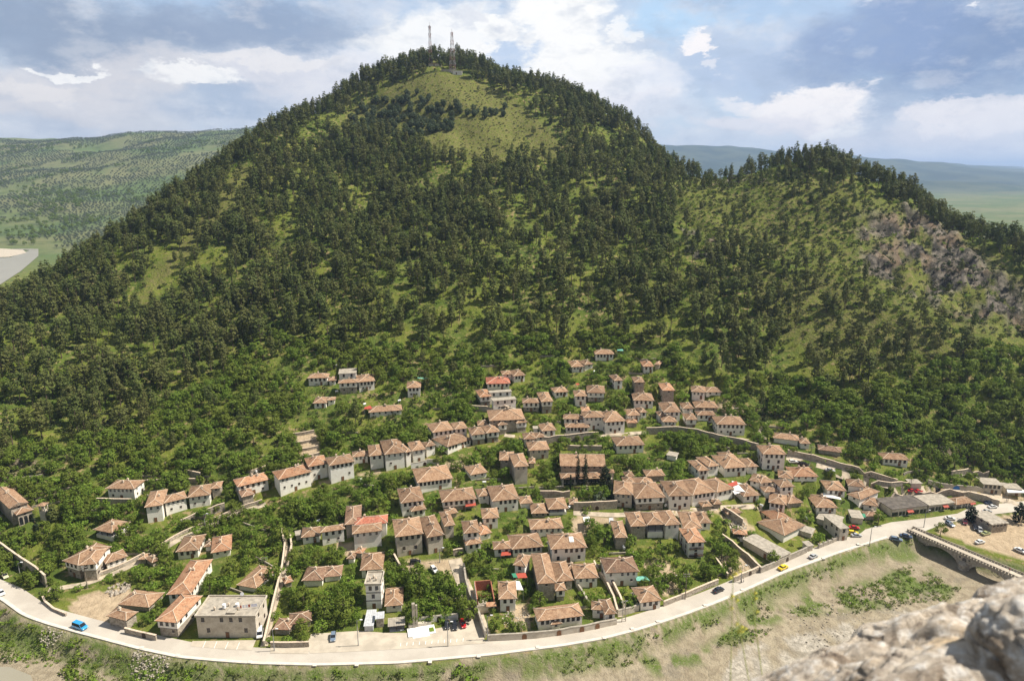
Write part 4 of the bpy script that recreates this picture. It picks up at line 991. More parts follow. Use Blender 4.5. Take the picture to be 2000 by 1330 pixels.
def trunk_mesh(rng, h, r, lean=.04, limbs=()):
    b = MB(); p = Vector((0, 0, -.6)); n_ = 5; pts = [p]
    dx, dy = rng.uniform(-lean, lean), rng.uniform(-lean, lean)
    for i in range(1, n_ + 1): pts.append(Vector((dx * h * i / n_ + rng.uniform(-.1, .1), dy * h * i / n_ + rng.uniform(-.1, .1), h * i / n_)))
    for i in range(n_): b.bar(pts[i], pts[i + 1], r * (1 - .8 * i / n_), n_=5, w2=r * (1 - .8 * (i + 1) / n_))
    for c_ in limbs:
        c_ = Vector(c_); z = max(h * .25, c_.z - (c_.xy.length) * .7 - .3); z = min(z, h * .95)
        b.bar((dx * z, dy * z, z), c_ * .92 + Vector((0, 0, 0)), r * .28, n_=3, w2=r * .08)
    return b.me('trunk', [MATS['bark']])
def pine(seed, h=13.5, rad=2.9, base=.24, m='pine_needles', round_=False, nq=20, lean=0):
    rng = np.random.default_rng(seed); cl = []; z = base * h
    while z < h * .98:
        t = max(0.0, (z / h - base) / (1 - base)); rr = rad * ((1 - t ** 1.5) * .85 + .15) * (min(1, .55 + 3 * t)) * rng.uniform(.72, 1.15)
        if round_: rr = rad * math.sqrt(max(0.02, 1 - (2 * t - .9) ** 2)) * rng.uniform(.85, 1.1)
        k = 5 if rr > 1.4 else 3 if rr > .7 else 1; a0 = rng.uniform(0, 6.28)
        for i in range(k):
            if rng.random() < .12: continue
            a = a0 + i * 6.283 / k + rng.uniform(-.3, .3); q = rr * rng.uniform(.5, .95) if k > 1 else 0
            cl.append(((math.cos(a) * q + lean * z * .3, math.sin(a) * q, z + rng.uniform(-.4, .5)), rng.uniform(.75, 1.25) * (1.0 if rr > 1.2 else .75)))
        z += h * .078
    cr = leaf_cloud(rng, cl, nq, .42, .7, .66, 'crown', m)
    return cr, trunk_mesh(random.Random(seed), h * .96, .24, .03, [c_[0] for c_ in cl[::3]])
def broad(seed, h=7.5, rad=3.4, m='broad_leaves', nq=22, size=.36, lo=.16):
    rng = np.random.default_rng(seed); cl = []
    cz = h * (lo + 1) / 2; rz = h * (1 - lo) / 2
    for i in range(40):
        d = rng.normal(size=3); d /= np.linalg.norm(d); q = rng.uniform(.55, .92)
        if d[2] < -.7: continue
        cl.append(((d[0] * rad * q, d[1] * rad * q, cz + d[2] * rz * q), rng.uniform(.7, 1.25) * rad / 3.4))
    cr = leaf_cloud(rng, cl, nq, size, .8, .8, 'crown', m)
    return cr, trunk_mesh(random.Random(seed), h * .75, .22, .05, [c_[0] for c_ in cl[::2]])
def shrub(seed, m='shrub_leaves', rad=1.0, h=1.1, n_=7, size=.26, nq=12):
    rng = np.random.default_rng(seed); cl = [((rng.normal() * rad * .45, rng.normal() * rad * .45, h * rng.uniform(.3, .7)), rng.uniform(.35, .65) * rad) for _ in range(n_)]
    return leaf_cloud(rng, cl, nq, size, .7, .8, 'leaves', m)
def joined(cr, tr, name):
    """crown + trunk as one mesh for the far mass of trees"""
    n1 = len(cr.vertices); v1 = np.empty(n1 * 3); cr.vertices.foreach_get('co', v1); v2 = np.empty(len(tr.vertices) * 3); tr.vertices.foreach_get('co', v2)
    vs = np.concatenate([v1, v2]).reshape(-1, 3); fs = [tuple(p.vertices) for p in cr.polygons] + [tuple(i + n1 for i in p.vertices) for p in tr.polygons]
    me = bpy.data.meshes.new(name); me.from_pydata([tuple(v) for v in vs], [], fs); me.materials.append(cr.materials[0]); me.materials.append(tr.materials[0])
    me.polygons.foreach_set('material_index', [0] * len(cr.polygons) + [1] * len(tr.polygons)); return me
PINES = [pine(1, 15, 2.9), pine(2, 14, 3.3), pine(3, 17, 2.8, .3), pine(4, 12, 2.8, .18), pine(5, 14, 3.6, .38, round_=True), pine(6, 17, 3.1, .28), pine(7, 15.5, 2.5, .22), pine(8, 10, 3.0, .2), pine(9, 16, 3.0, .42), pine(61, 12, 4.1, .3, round_=True), pine(62, 14.5, 4.3, .42, round_=True), pine(63, 10.5, 3.6, .25, round_=True)]
RPINE = [pine(11, 8.0, 3.2, .22, 'grove_needles', True), pine(12, 7.2, 3.0, .2, 'grove_needles', True)]
BROADS = [broad(21), broad(22, 6.5, 3.2), broad(23, 8.5, 3.6), broad(24, 5.2, 2.6), broad(25, 7.0, 3.9)]
OLIVES = [broad(31, 4.6, 2.6, 'olive_leaves', 10, .4)]
VINE = [broad(33, 2.6, 2.4, 'vine_leaves', 14, .3, .35), broad(34, 3.2, 2.2, 'vine_leaves', 14, .3, .3)]
def stuff(name, label, pts, protos):
    """pts: list of (x,y,z,rot,scale,idx); instanced on one object by geometry nodes"""
    srcs = []
    for i, me in enumerate(protos):
        me.name = '%s_source' % name; o = bpy.data.objects.new(name + '_source', me); srcs.append(o)
    me = bpy.data.meshes.new(name); P = np.array(pts, float)
    me.vertices.add(len(P)); me.vertices.foreach_set('co', P[:, :3].ravel())
    for nm, col_, ty in (('rot', 3, 'FLOAT'), ('scl', 4, 'FLOAT'), ('idx', 5, 'INT')):
        at = me.attributes.new(nm, ty, 'POINT'); at.data.foreach_set('value', P[:, col_].astype(np.float32 if ty == 'FLOAT' else np.int32))
    o = obj(name, me); tag(o, label, name.replace('_', ' '), kind='stuff')
    for q in protos:
        for m_ in q.materials:
            if m_.name not in me.materials: me.materials.append(m_)
    g = bpy.data.node_groups.new(name, 'GeometryNodeTree'); g.interface.new_socket('Geometry', in_out='INPUT', socket_type='NodeSocketGeometry'); g.interface.new_socket('Geometry', in_out='OUTPUT', socket_type='NodeSocketGeometry')
    q = NT(g); gi = q.a('NodeGroupInput'); go = q.a('NodeGroupOutput'); join = q.a('GeometryNodeJoinGeometry')
    at = {}
    for nm, ty in (('rot', 'FLOAT'), ('scl', 'FLOAT'), ('idx', 'INT')):
        nd = q.a('GeometryNodeInputNamedAttribute'); nd.data_type = ty; nd.inputs['Name'].default_value = nm; at[nm] = nd.outputs['Attribute']
    rv = q.a('ShaderNodeCombineXYZ', {2: at['rot']})
    for i, s in enumerate(srcs):
        oi = q.a('GeometryNodeObjectInfo'); oi.inputs['Object'].default_value = s; oi.inputs['As Instance'].default_value = True
        cmp_ = q.a('FunctionNodeCompare'); cmp_.data_type = 'INT'; cmp_.operation = 'EQUAL'; q.l.new(at['idx'], cmp_.inputs[2]); cmp_.inputs[3].default_value = i
        iop = q.a('GeometryNodeInstanceOnPoints'); q.l.new(gi.outputs[0], iop.inputs['Points']); q.l.new(cmp_.outputs[0], iop.inputs['Selection'])
        q.l.new(oi.outputs['Geometry'], iop.inputs['Instance']); q.l.new(rv.outputs[0], iop.inputs['Rotation']); q.l.new(at['scl'], iop.inputs['Scale'])
        q.l.new(iop.outputs[0], join.inputs[0])
    q.l.new(join.outputs[0], go.inputs[0]); md = o.modifiers.new('scatter', 'NODES'); md.node_group = g
    return o
# ------------------------------------------------------------------ where trees grow
rng = np.random.default_rng(5)
def poisson(X0, X1, Y0, Y1, r, n_, keep=None):
    """jittered candidates with a minimum spacing on a hash grid"""
    xs = rng.uniform(X0, X1, n_); ys = rng.uniform(Y0, Y1, n_)
    if keep is not None:
        k = keep(xs, ys); xs, ys = xs[k], ys[k]
    cell = {}; out = []
    for x, y in zip(xs, ys):
        i, j = int(x // r), int(y // r); ok = True
        for a in (-1, 0, 1):
            for b in (-1, 0, 1):
                for (u, v) in cell.get((i + a, j + b), ()):
                    if (u - x) ** 2 + (v - y) ** 2 < r * r: ok = False; break
                if not ok: break
            if not ok: break
        if ok: cell.setdefault((i, j), []).append((x, y)); out.append((x, y))
    return np.array(out)
# lower edge of the pine wood in the photograph: broad-leaved trees below it
EDGE = [(-100, 860), (60, 880), (200, 850), (310, 790), (400, 740), (480, 690), (560, 640), (700, 690), (830, 700), (960, 690), (1080, 640), (1200, 640), (1300, 700), (1420, 770), (1500, 770), (1600, 740), (1750, 720), (1900, 700), (2100, 690)]
ex, ey = zip(*EDGE)
VILL = [(-60,900),(130,930),(210,925),(280,905),(440,900),(560,880),(585,840),(620,830),(700,850),(800,840),(830,800),(930,760),(950,700),(1100,690),(1230,680),(1300,700),(1330,740),(1440,745),(1480,820),(1560,840),(1650,870),(1730,870),(1790,900),(1850,925),(2060,925),(2060,980),(1900,985),(1730,1020),(1640,1050),(1400,1130),(1210,1200),(1000,1240),(700,1262),(480,1262),(280,1240),(120,1205),(0,1120),(-60,1080)]
KEEPOUT = [[(862,137),(912,137),(918,160),(850,160)], [(605,1235),(700,1225),(860,1222),(905,1195),(960,1230),(960,1275),(600,1290)], [(785,1092),(912,1085),(925,1130),(965,1240),(935,1245),(890,1150),(860,1125),(800,1122)], [(120,1175),(190,1140),(255,1140),(262,1160),(235,1190),(205,1235),(130,1215)],
           [(1660,1080),(1668,1048),(1740,1015),(1870,1000),(2060,960),(2060,1110),(1850,1052),(1760,1058)], [(1740,955),(1960,955),(1990,990),(1740,975)], [(1535,885),(1765,948),(1755,960),(1535,905)], [(372,1240),(525,1240),(520,1280),(372,1270)], [(575,842),(622,840),(632,895),(588,905)],
           [(20,1000),(110,985),(120,1020),(60,1045),(0,1040)], [(1150,990),(1230,980),(1430,955),(1430,1000),(1150,1025)], [(1600,1000),(1740,1000),(1740,1040),(1640,1060),(1600,1040)],[(1440,1040),(1530,1100),(1520,1112),(1425,1060)],[(1060,960),(1130,960),(1130,1010),(1060,1010)],[(1118,1008),(1200,1008),(1205,1018),(1150,1030),(1135,1060),(1120,1060)],[(1310,1000),(1400,988),(1410,1000),(1380,1008),(1310,1010)],[(1408,1008),(1440,1004),(1475,1030),(1470,1042),(1430,1030)],[(1240,1000),(1300,998),(1300,1006),(1240,1008)],[(870,905),(905,902),(910,912),(870,915)],[(700,925),(745,918),(748,926),(702,934)],[(620,940),(650,932),(656,940),(626,950)],[(1000,1180),(1035,1178),(1035,1225),(1005,1228)],[(655,1060),(690,1058),(700,1085),(660,1082)],[(1385,790),(1420,785),(1450,800),(1440,812)]]
lane_pts = []
for pts in [[(562,1068),(556,1110),(545,1150),(530,1200),(516,1262)], [(519,985),(470,1000),(412,1026),(350,1053),(297,1086),(230,1117),(165,1141),(95,1152)], [(1166,1105),(1184,1135),(1203,1175),(1212,1205)], [(985,850),(1060,862),(1168,851),(1262,845),(1345,847),(1402,858),(1478,876),(1530,893)]]:
    lane_pts += [(p.x, p.y) for p in px_line(pts, 3)]
LP_ = np.array(lane_pts)
def free_of_houses(x, y, r):
    for cor, z0, ze in FOOT:
        c0 = cor[0]; ux = cor[1] - c0; uy = cor[3] - c0; w = ux.length; d = uy.length
        qx = ((x - c0.x) * ux.x + (y - c0.y) * ux.y) / w; qy = ((x - c0.x) * uy.x + (y - c0.y) * uy.y) / d
        if -r < qx < w + r and -r < qy < d + r: return False
    return ((LP_ - (x, y)) ** 2).sum(1).min() > (r * .8 + .8) ** 2
def clear_view(x, y, z, h, rad):
    cx, cy = proj(x, y, z + h * .6); s_ = F / (y * CP - (z - CAMZ) * SP)
    rw = rad * s_ * .75; rh = h * s_ * .38
    for (x0, y0, x1, y1, Y) in RECTS:
        if x0 < cx + rw and cx - rw < x1 and y0 < cy + rh and cy - rh < y1 and y < Y + 8: return False
    return True
pine_pts = []; grove_pts = []; broad_pts = []; shrub_pts = []; vine_pts = []
def keep_hill(xs, ys):
    zs = hgt(xs, ys); px, py = proj(xs, ys, zs); b = bank_sd(xs, ys)
    return (px > -60) & (px < 2060) & (b > 12) & (zs > 2)
cand = poisson(-620, 700, 190, 960, 4.3, 90000, keep_hill)
X_, Y_ = cand[:, 0], cand[:, 1]; Z_ = hgt(X_, Y_); PX, PY = proj(X_, Y_, Z_)
dn = fbm(X_ / 24, Y_ / 24, 3, 77); dn2 = fbm(X_ / 60, Y_ / 60, 3, 78)
inV = inpoly(PX, PY, VILL); inH = inpoly(PX, PY, HEATH); g1 = inpoly(PX, PY, GROVE1) | inpoly(PX, PY, GROVE2); inB = inpoly(PX, PY, BARE); inS = inpoly(PX, PY, SHRUBR); inPt = inpoly(PX, PY, PATCHY); inC = inpoly(PX, PY, CLIFF)
edge = np.interp(PX, ex, ey); below = PY > edge + (dn - .5) * 120
ko = np.zeros(len(X_), bool)
for k_ in KEEPOUT: ko |= inpoly(PX, PY, k_)
# behind the crest nothing is seen: keep only a short strip of it
def hidden(x, y, z):
    t = np.linspace(.55, .985, 24); 
    xs = x * t; ys = y * t; zs = CAMZ + (z + 14 - CAMZ) * t
    return (hgt(xs, ys) > zs + 1).any()
crest_gate = rng.uniform(size=len(X_)); u1 = rng.uniform(size=len(X_))
SKYL = [(p[0], p[1]) for p in [(-60,600),(50,572),(150,512),(200,482),(300,412),(400,340),(500,270),(600,216),(700,158),(780,112),(880,98),(1000,140),(1150,200),(1250,262),(1350,325),(1430,312),(1540,292),(1700,335),(1800,400),(1900,450),(2060,520)]]
sx_, sy_ = zip(*SKYL); skyl = np.interp(PX, sx_, sy_)
for i in range(len(X_)):
    x, y, z, px, py = X_[i], Y_[i], Z_[i], PX[i], PY[i]
    if ko[i]: continue
    rr = rng.uniform(); sc_ = rng.uniform(.72, 1.18)
    if inV[i]: continue
    if py > 640 and not (free_of_houses(x, y, 3.2) and clear_view(x, y, z, 7.5, 3.4)):
        if free_of_houses(x, y, 1.2) and clear_view(x, y, z, 2, 1.2): shrub_pts.append((x, y, 1.4, 1))
        continue
    crest = py < skyl[i] + 26
    if g1[i]: 
        if rr < .75: grove_pts.append((x, y, sc_, 8)); 
        continue
    if crest and not (inB[i] and rr < .4):
        if rr < .92: pine_pts.append((x, y, sc_ * 1.05, 13))
        continue
    if inH[i]: 
        if rr < .02: pine_pts.append((x, y, sc_ * .6, 8))
        continue
    if inB[i]:
        if rr < .26: pine_pts.append((x, y, sc_, 13))
        continue
    if inC[i]:
        if rr < .34: shrub_pts.append((x, y, 2.2 * sc_, 1))
        elif rr < .40: pine_pts.append((x, y, sc_ * .6, 8))
        continue
    if inS[i]:
        if rr < .12 + .3 * (dn2[i] > .54): pine_pts.append((x, y, sc_ * .8, 11))
        elif rr < .80: broad_pts.append((x, y, sc_ * rng.uniform(.28, .55), 2))
        continue
    if inPt[i]:
        if rr < .42: pine_pts.append((x, y, sc_ * .9, 12))
        elif rr < .6: broad_pts.append((x, y, sc_ * .5, 3))
        continue
    if below[i]:
        if dn2[i] < .25 and rr < .4: continue
        if rr < .86: broad_pts.append((x, y, sc_ * (1.1 if px < 1450 else 1.25), 7))
        elif rr < .92: pine_pts.append((x, y, sc_ * .8, 11))
        continue
    # pine wood, thinner where the noise is low, mixed with bushes near its foot
    p_ = .84 if dn[i] > .46 else .30
    if px < 480: p_ += .12
    if px > 1300 and py > 450: p_ *= .85
    if py > 480 and px < 1250: p_ *= .85
    if rr < p_: pine_pts.append((x, y, 1.12 * rng.uniform(.62, 1.22), 13))
    elif rr > .90 and py > 420: broad_pts.append((x, y, sc_ * .55, 4))
def keep_v(xs, ys):
    zs = hgt(xs, ys); px, py = proj(xs, ys, zs); k = inpoly(px, py, VILL) & (bank_sd(xs, ys) > 9)
    for q_ in KEEPOUT: k &= ~inpoly(px, py, q_)
    return k
cv = poisson(-260, 330, 185, 420, 2.5, 60000, keep_v); zv = hgt(cv[:, 0], cv[:, 1]); dv = fbm(cv[:, 0] / 17, cv[:, 1] / 17, 3, 79); taken = []
for i in range(len(cv)):
    x, y = cv[i]; z = zv[i]; rr = rng.uniform(); px = proj(x, y, z)[0]
    lush = dv[i] > (.44 if 480 < px < 800 or px < 480 else .49)
    for h, rad, p_ in ((8.0, 3.2, .13 if lush else .02), (5.6, 2.5, .55 if lush else .12), (3.8, 1.8, .8 if lush else .3), (2.2, 1.2, .9 if lush else .42), (1.2, .9, 1.0 if lush else .55)):
        if rng.uniform() > p_: continue
        if any((x - u) ** 2 + (y - v) ** 2 < (.62 * (rad + w)) ** 2 for u, v, w in taken[-400:]): continue
        if not free_of_houses(x, y, rad * .7 + .2) or not clear_view(x, y, z, h, rad): continue
        taken.append((x, y, rad))
        if h > 3: (broad_pts if rr < .8 or h > 5 else vine_pts).append((x, y, h / 7.0 * rng.uniform(.85, 1.15) if (rr < .8 or h > 5) else h / 3.0, h))
        elif h > 2: vine_pts.append((x, y, rng.uniform(.55, .9), h))
        else: shrub_pts.append((x, y, rng.uniform(.9, 1.4), 1))
        break
# tree line of the far river bank and scattered trees of the far valley
# hand placed trees that can be told apart in the photograph: column, row of the foot, height in metres
HANDB = [(914,1212,11.5,'big round dark green tree beside the parked black cars'), (936,1098,8.5,'bushy tree in front of the white house with a dark red awning'), (966,1232,6.5,'small round tree behind the road wall next to the rubble yard'),
         (925,915,11,'large spreading tree above the small hipped cottage, village centre'), (1508,1100,8,'round tree beside the whitewashed garden shed'), (1715,1022,6,'dark round bush-like tree at the shop junction'),
         (1836,1046,5.5,'light green tree at the near end of the bridge'), (1152,1190,5,'small tree behind the road wall by the broken-ridged house'), (1055,1185,6.5,'tree against the tall stone mansion wall'),
         (985,935,7,'tree beside the tower-fronted house'), (1478,1000-14,4.5,'bright round bush in the eastern cluster'), (1895,950,7,'round green tree behind the beige two-storey house wall'), (40,1100,5.5,'rounded tree on the terrace above the left road wall'),
         (455,1130,8.5,'dense tree between the orange house and the hipped brown house'), (480,1108,7.5,'leafy tree just right of the orange cottage garden'), (590,1238,6,'tall hedge tree at the right end of the river road hedge'),
         (1670,1030-90,5,'tree above the garden plot by the upper lane'), (1290,1100,6,'tree in the dirt garden below the gallery mansion'), (1230,1070,6,'tree between the stone store and the gallery mansion'), (1065,1130-20,4,'bush by the patched-roof house stairs')]
SPACES = [(p_[0], p_[1]) for p_ in HANDB]
def nearhand(x, y): return any((x - q.x) ** 2 + (y - q.y) ** 2 < 12 for q in HANDP)
HANDP = [G3(a, b) for a, b, c_, d_ in HANDB]
def add_tree(name, label, cat, protos, x, y, s, group, k=None, rz=None):
    cr, tr = protos[k if k is not None else int(rng.integers(len(protos)))]
    r_ = thing(name, label, cat, (x, y, GZ(x, y) - .1), rng.uniform(0, 6.28) if rz is None else rz, group)
    s = s if isinstance(s, tuple) else (s * rng.uniform(.9, 1.12), s * rng.uniform(.9, 1.12), s)
    r_.scale = s; obj('crown', cr, r_); obj('trunk', tr, r_); return r_
for (a, b, h, lb), p in zip(HANDB, HANDP): add_tree('broadleaf_tree', lb, 'tree', BROADS, p.x, p.y, h / 7.5, None)
def split(pts, nmax=300, key=None):
    """the nmax that show largest in the picture come first"""
    arr = sorted(pts, key=lambda t: -t[3] * t[2] / math.hypot(t[0], t[1]))
    return arr[:nmax], arr[nmax:]
vis = lambda t: (lambda z: 20 < proj(t[0], t[1], z)[0] < 1980 and proj(t[0], t[1], z)[1] < 1320)(H(t[0], t[1]))
broad_pts = [t for t in broad_pts if not nearhand(t[0], t[1])]
bA, bB = split([t for t in broad_pts if vis(t)]); bB += [t for t in broad_pts if not vis(t)]
pA, pB = split([t for t in pine_pts if vis(t)]); pB += [t for t in pine_pts if not vis(t)]
def place_label(x, y, kind):
    px, py = proj(x, y, H(x, y))
    side = 'left' if px < 700 else 'right' if px > 1350 else 'middle'
    if kind == 'b':
        if inpoly(np.array([px]), np.array([py]), VILL)[0]:
            return ('broadleaf tree growing in the gardens among the %s houses' % {'left': 'left', 'right': 'right hand', 'middle': 'central'}[side], 'garden trees among the %s houses' % side)
        return ('bushy broadleaf tree on the %s slope just above the village' % side, 'broadleaf trees on the %s slope above the village' % side)
    return ('dark pine standing on the lower %s part of the wooded hill' % side, 'pines on the lower %s hillside' % side)
for t in bA: lb, g = place_label(t[0], t[1], 'b'); add_tree('broadleaf_tree', lb, 'tree', BROADS, t[0], t[1], t[2], g)
for t in pA: lb, g = place_label(t[0], t[1], 'p'); add_tree('pine_tree', lb, 'pine tree', PINES, t[0], t[1], t[2], g)
def inst(pts, n_, sink=.1): return [(t[0], t[1], GZ(t[0], t[1]) - sink, rng.uniform(0, 6.28), t[2], int(rng.integers(n_))) for t in pts]
stuff('pine_wood', 'dark pine wood covering the upper hill and its crest', inst(pB, len(PINES)), [joined(a, b, 'pine') for a, b in PINES])
stuff('round_pine_grove', 'blue green grove of round trees below the summit masts', inst(grove_pts, 2), [joined(a, b, 'grove_tree') for a, b in RPINE])
stuff('broadleaf_thicket', 'mass of broadleaf trees on the slope around the village', inst(bB, len(BROADS)), [joined(a, b, 'broadleaf') for a, b in BROADS])
vine_pts = [t for t in vine_pts if not nearhand(t[0], t[1])]
stuff('garden_vines', 'bright green vines and fruit bushes in the village gardens', inst(vine_pts, 2), [joined(a, b, 'vine') for a, b in VINE])
# short terrace walls holding the garden plots; nothing tells them apart
def terrace_walls():
    k = 0; cw = poisson(-250, 320, 200, 400, 11, 4000, keep_v)
    for x, y in cw:
        if k >= 60: break
        gx_, gy_ = H(x + 2, y) - H(x - 2, y), H(x, y + 2) - H(x, y - 2); L_ = math.hypot(gx_, gy_)
        if L_ < .15: continue
        u = Vector((-gy_ / L_, gx_ / L_, 0)); ln = rng.uniform(3, 7); pts = [Vector((x, y, 0)) + u * t for t in np.linspace(-ln, ln, 6)]
        if not all(free_of_houses(p.x, p.y, .8) for p in pts): continue
        o = wall_line(pts, .9, .4, 'rubble_stone'); tag(o, 'short rubble stone terrace wall between garden plots of the village', 'wall', 'short stone terrace walls in the gardens'); k += 1
terrace_walls()
# undergrowth
SH = [shrub(41, 'heath_leaves'), shrub(42, 'heath_leaves', rad=1.3, h=1.4), shrub(43, 'vine_leaves', 1.2, 1.2), shrub(44, 'broad_leaves', 1.5, 1.8)]
c2 = poisson(-560, 620, 200, 860, 2.6, 120000, keep_hill); zz = hgt(c2[:, 0], c2[:, 1]); qx, qy = proj(c2[:, 0], c2[:, 1], zz)
hh = inpoly(qx, qy, HEATH); ss2 = inpoly(qx, qy, SHRUBR) | inpoly(qx, qy, PATCHY); bb = inpoly(qx, qy, BARE); vv = inpoly(qx, qy, VILL); cc = inpoly(qx, qy, CLIFF)
kk = np.zeros(len(qx), bool)
for k_ in KEEPOUT: kk |= inpoly(qx, qy, k_)
und = []
for i in range(len(c2)):
    if kk[i]: continue
    r_ = rng.uniform(); x, y = c2[i]
    p_ = .62 if hh[i] else .85 if ss2[i] else .22 if bb[i] else .30 if cc[i] else .34 if vv[i] else .72
    if r_ > p_: continue
    if vv[i] and (not free_of_houses(x, y, 1.3) or not clear_view(x, y, zz[i], 1.2, .8)): continue
    k = int(rng.integers(2)) if (hh[i] or bb[i] or cc[i]) else (0 if ss2[i] and r_ < .4 else int(rng.choice([0, 1, 1, 2, 3, 3])))
    und.append((x, y, GZ(x, y) - .1, rng.uniform(0, 6.28), rng.uniform(.6, 1.25) if hh[i] or bb[i] else rng.uniform(.8, 1.9), k))
for t in shrub_pts: und.append((t[0], t[1], GZ(t[0], t[1]) - .1, rng.uniform(0, 6.28), t[2] * .8, int(rng.integers(4))))
stuff('undergrowth', 'low shrubs and bushes dotted over the hillside', und, SH)
# river bank bushes
def keep_bank(xs, ys):
    b = bank_sd(xs, ys); px, py = proj(xs, ys, np.full(xs.shape, -4.0)); n_ = fbm(xs / 8, ys / 8, 3, 91)
    rv = (b < -2.2) & (px > -60) & (px < 2060) & (py < 1380) & (py > 1000)
    w = np.where(px < 620, 15, np.where(px < 1250, 7, 4.6)) ; wall_ = px < 1640
    on = (b > -w * (0.4 + n_)) & (n_ > .34)
    p1 = np.zeros(xs.shape, bool)
    for poly in [[(1715,1129),(1760,1102),(1793,1102),(1874,1147),(1850,1168),(1820,1168),(1745,1180),(1664,1192),(1634,1168),(1640,1144)], [(1400,1256),(1439,1215),(1481,1183),(1526,1186),(1610,1174),(1640,1192),(1535,1201),(1511,1216),(1490,1240),(1448,1252)], [(150,1290),(700,1290),(1250,1250),(1280,1285),(1000,1320),(300,1345)], [(1880,1075),(2050,1095),(2050,1125),(1900,1085)]]: p1 |= inpoly(px, py, poly) & (n_ > .40)
    return rv & (on | p1)
c3 = poisson(-260, 330, 110, 330, 1.25, 90000, keep_bank)
bk = [(x, y, GZ(x, y) - .1, rng.uniform(0, 6.28), rng.uniform(.4, 1.0) + (1.0 if rng.random() < .16 else 0) if x < 20 else rng.uniform(.4, 1.15), int(rng.integers(4))) for x, y in c3]
stuff('bank_bushes', 'green weeds and bushes along the river bank and gravel bars', bk, [shrub(51, 'broad_leaves', 1.1, 1.2), shrub(52), shrub(53, 'vine_leaves'), shrub(54, 'broad_leaves', 1.3, 1.0)])
# olive groves on the far left hills, planted in rows, and belts of darker trees
ol = []; A = np.arange(-3000, -300, 13.0); B = np.arange(1380, 3300, 13.0)
gx, gy = np.meshgrid(A, B); gx = (gx + (fbm(gx / 200, gy / 200, 2, 5) - .5) * 60 + rng.uniform(-2, 2, gx.shape)).ravel(); gy = (gy + (fbm(gx / 260, gy / 200, 2, 6) - .5) * 60).ravel() if False else gy.ravel() + rng.uniform(-2, 2, gy.size)
t_ = gx / gy; ok = (t_ < -.33) & (t_ > -.80) & (fbm(gx / 170, gy / 170, 3, 8) > .38) & (rng.uniform(size=gx.size) < .8); gx, gy = gx[ok], gy[ok]; gz = hgt(gx, gy)
for x, y, z in zip(gx, gy, gz): ol.append((x, y, z - .2, rng.uniform(0, 6.28), rng.uniform(.9, 1.5), 0))
xx = rng.uniform(-2400, -300, 9000); yy = rng.uniform(1150, 3000, 9000); t_ = xx / yy; f_ = fbm(xx / 150, yy / 150, 3, 15); zq = hgt(xx, yy)
ok = (t_ < -.3) & (t_ > -.8) & ((f_ > .60) | ((yy < 1430) & (yy > 1290) & (f_ > .4)) ) & (zq > -4.6); 
for x, y, z in zip(xx[ok], yy[ok], zq[ok]): ol.append((x, y, z - .2, rng.uniform(0, 6.28), rng.uniform(1.0, 1.6), 1))
xx = rng.uniform(-1150, -700, 2600); yy = rng.uniform(1240, 1420, 2600); t_ = xx / yy; ok = (t_ > -.82) & (t_ < -.5)
far_h2 = hgt(xx, yy)
for x, y, z in zip(xx[ok], yy[ok], far_h2[ok]): 
    px, py = proj(x, y, z)
    if py < 472: ol.append((x, y, z - .2, rng.uniform(0, 6.28), rng.uniform(1.0, 1.5), 1))
stuff('olive_groves', 'rows of grey green olive trees on the far left hills', ol, [joined(*OLIVES[0], 'olive'), joined(*BROADS[0], 'far_tree')])
print('COUNTS pines', len(pine_pts), 'broad', len(broad_pts), 'und', len(und), 'bank', len(bk), 'olive', len(ol), 'grove', len(grove_pts), 'vine', len(vine_pts))
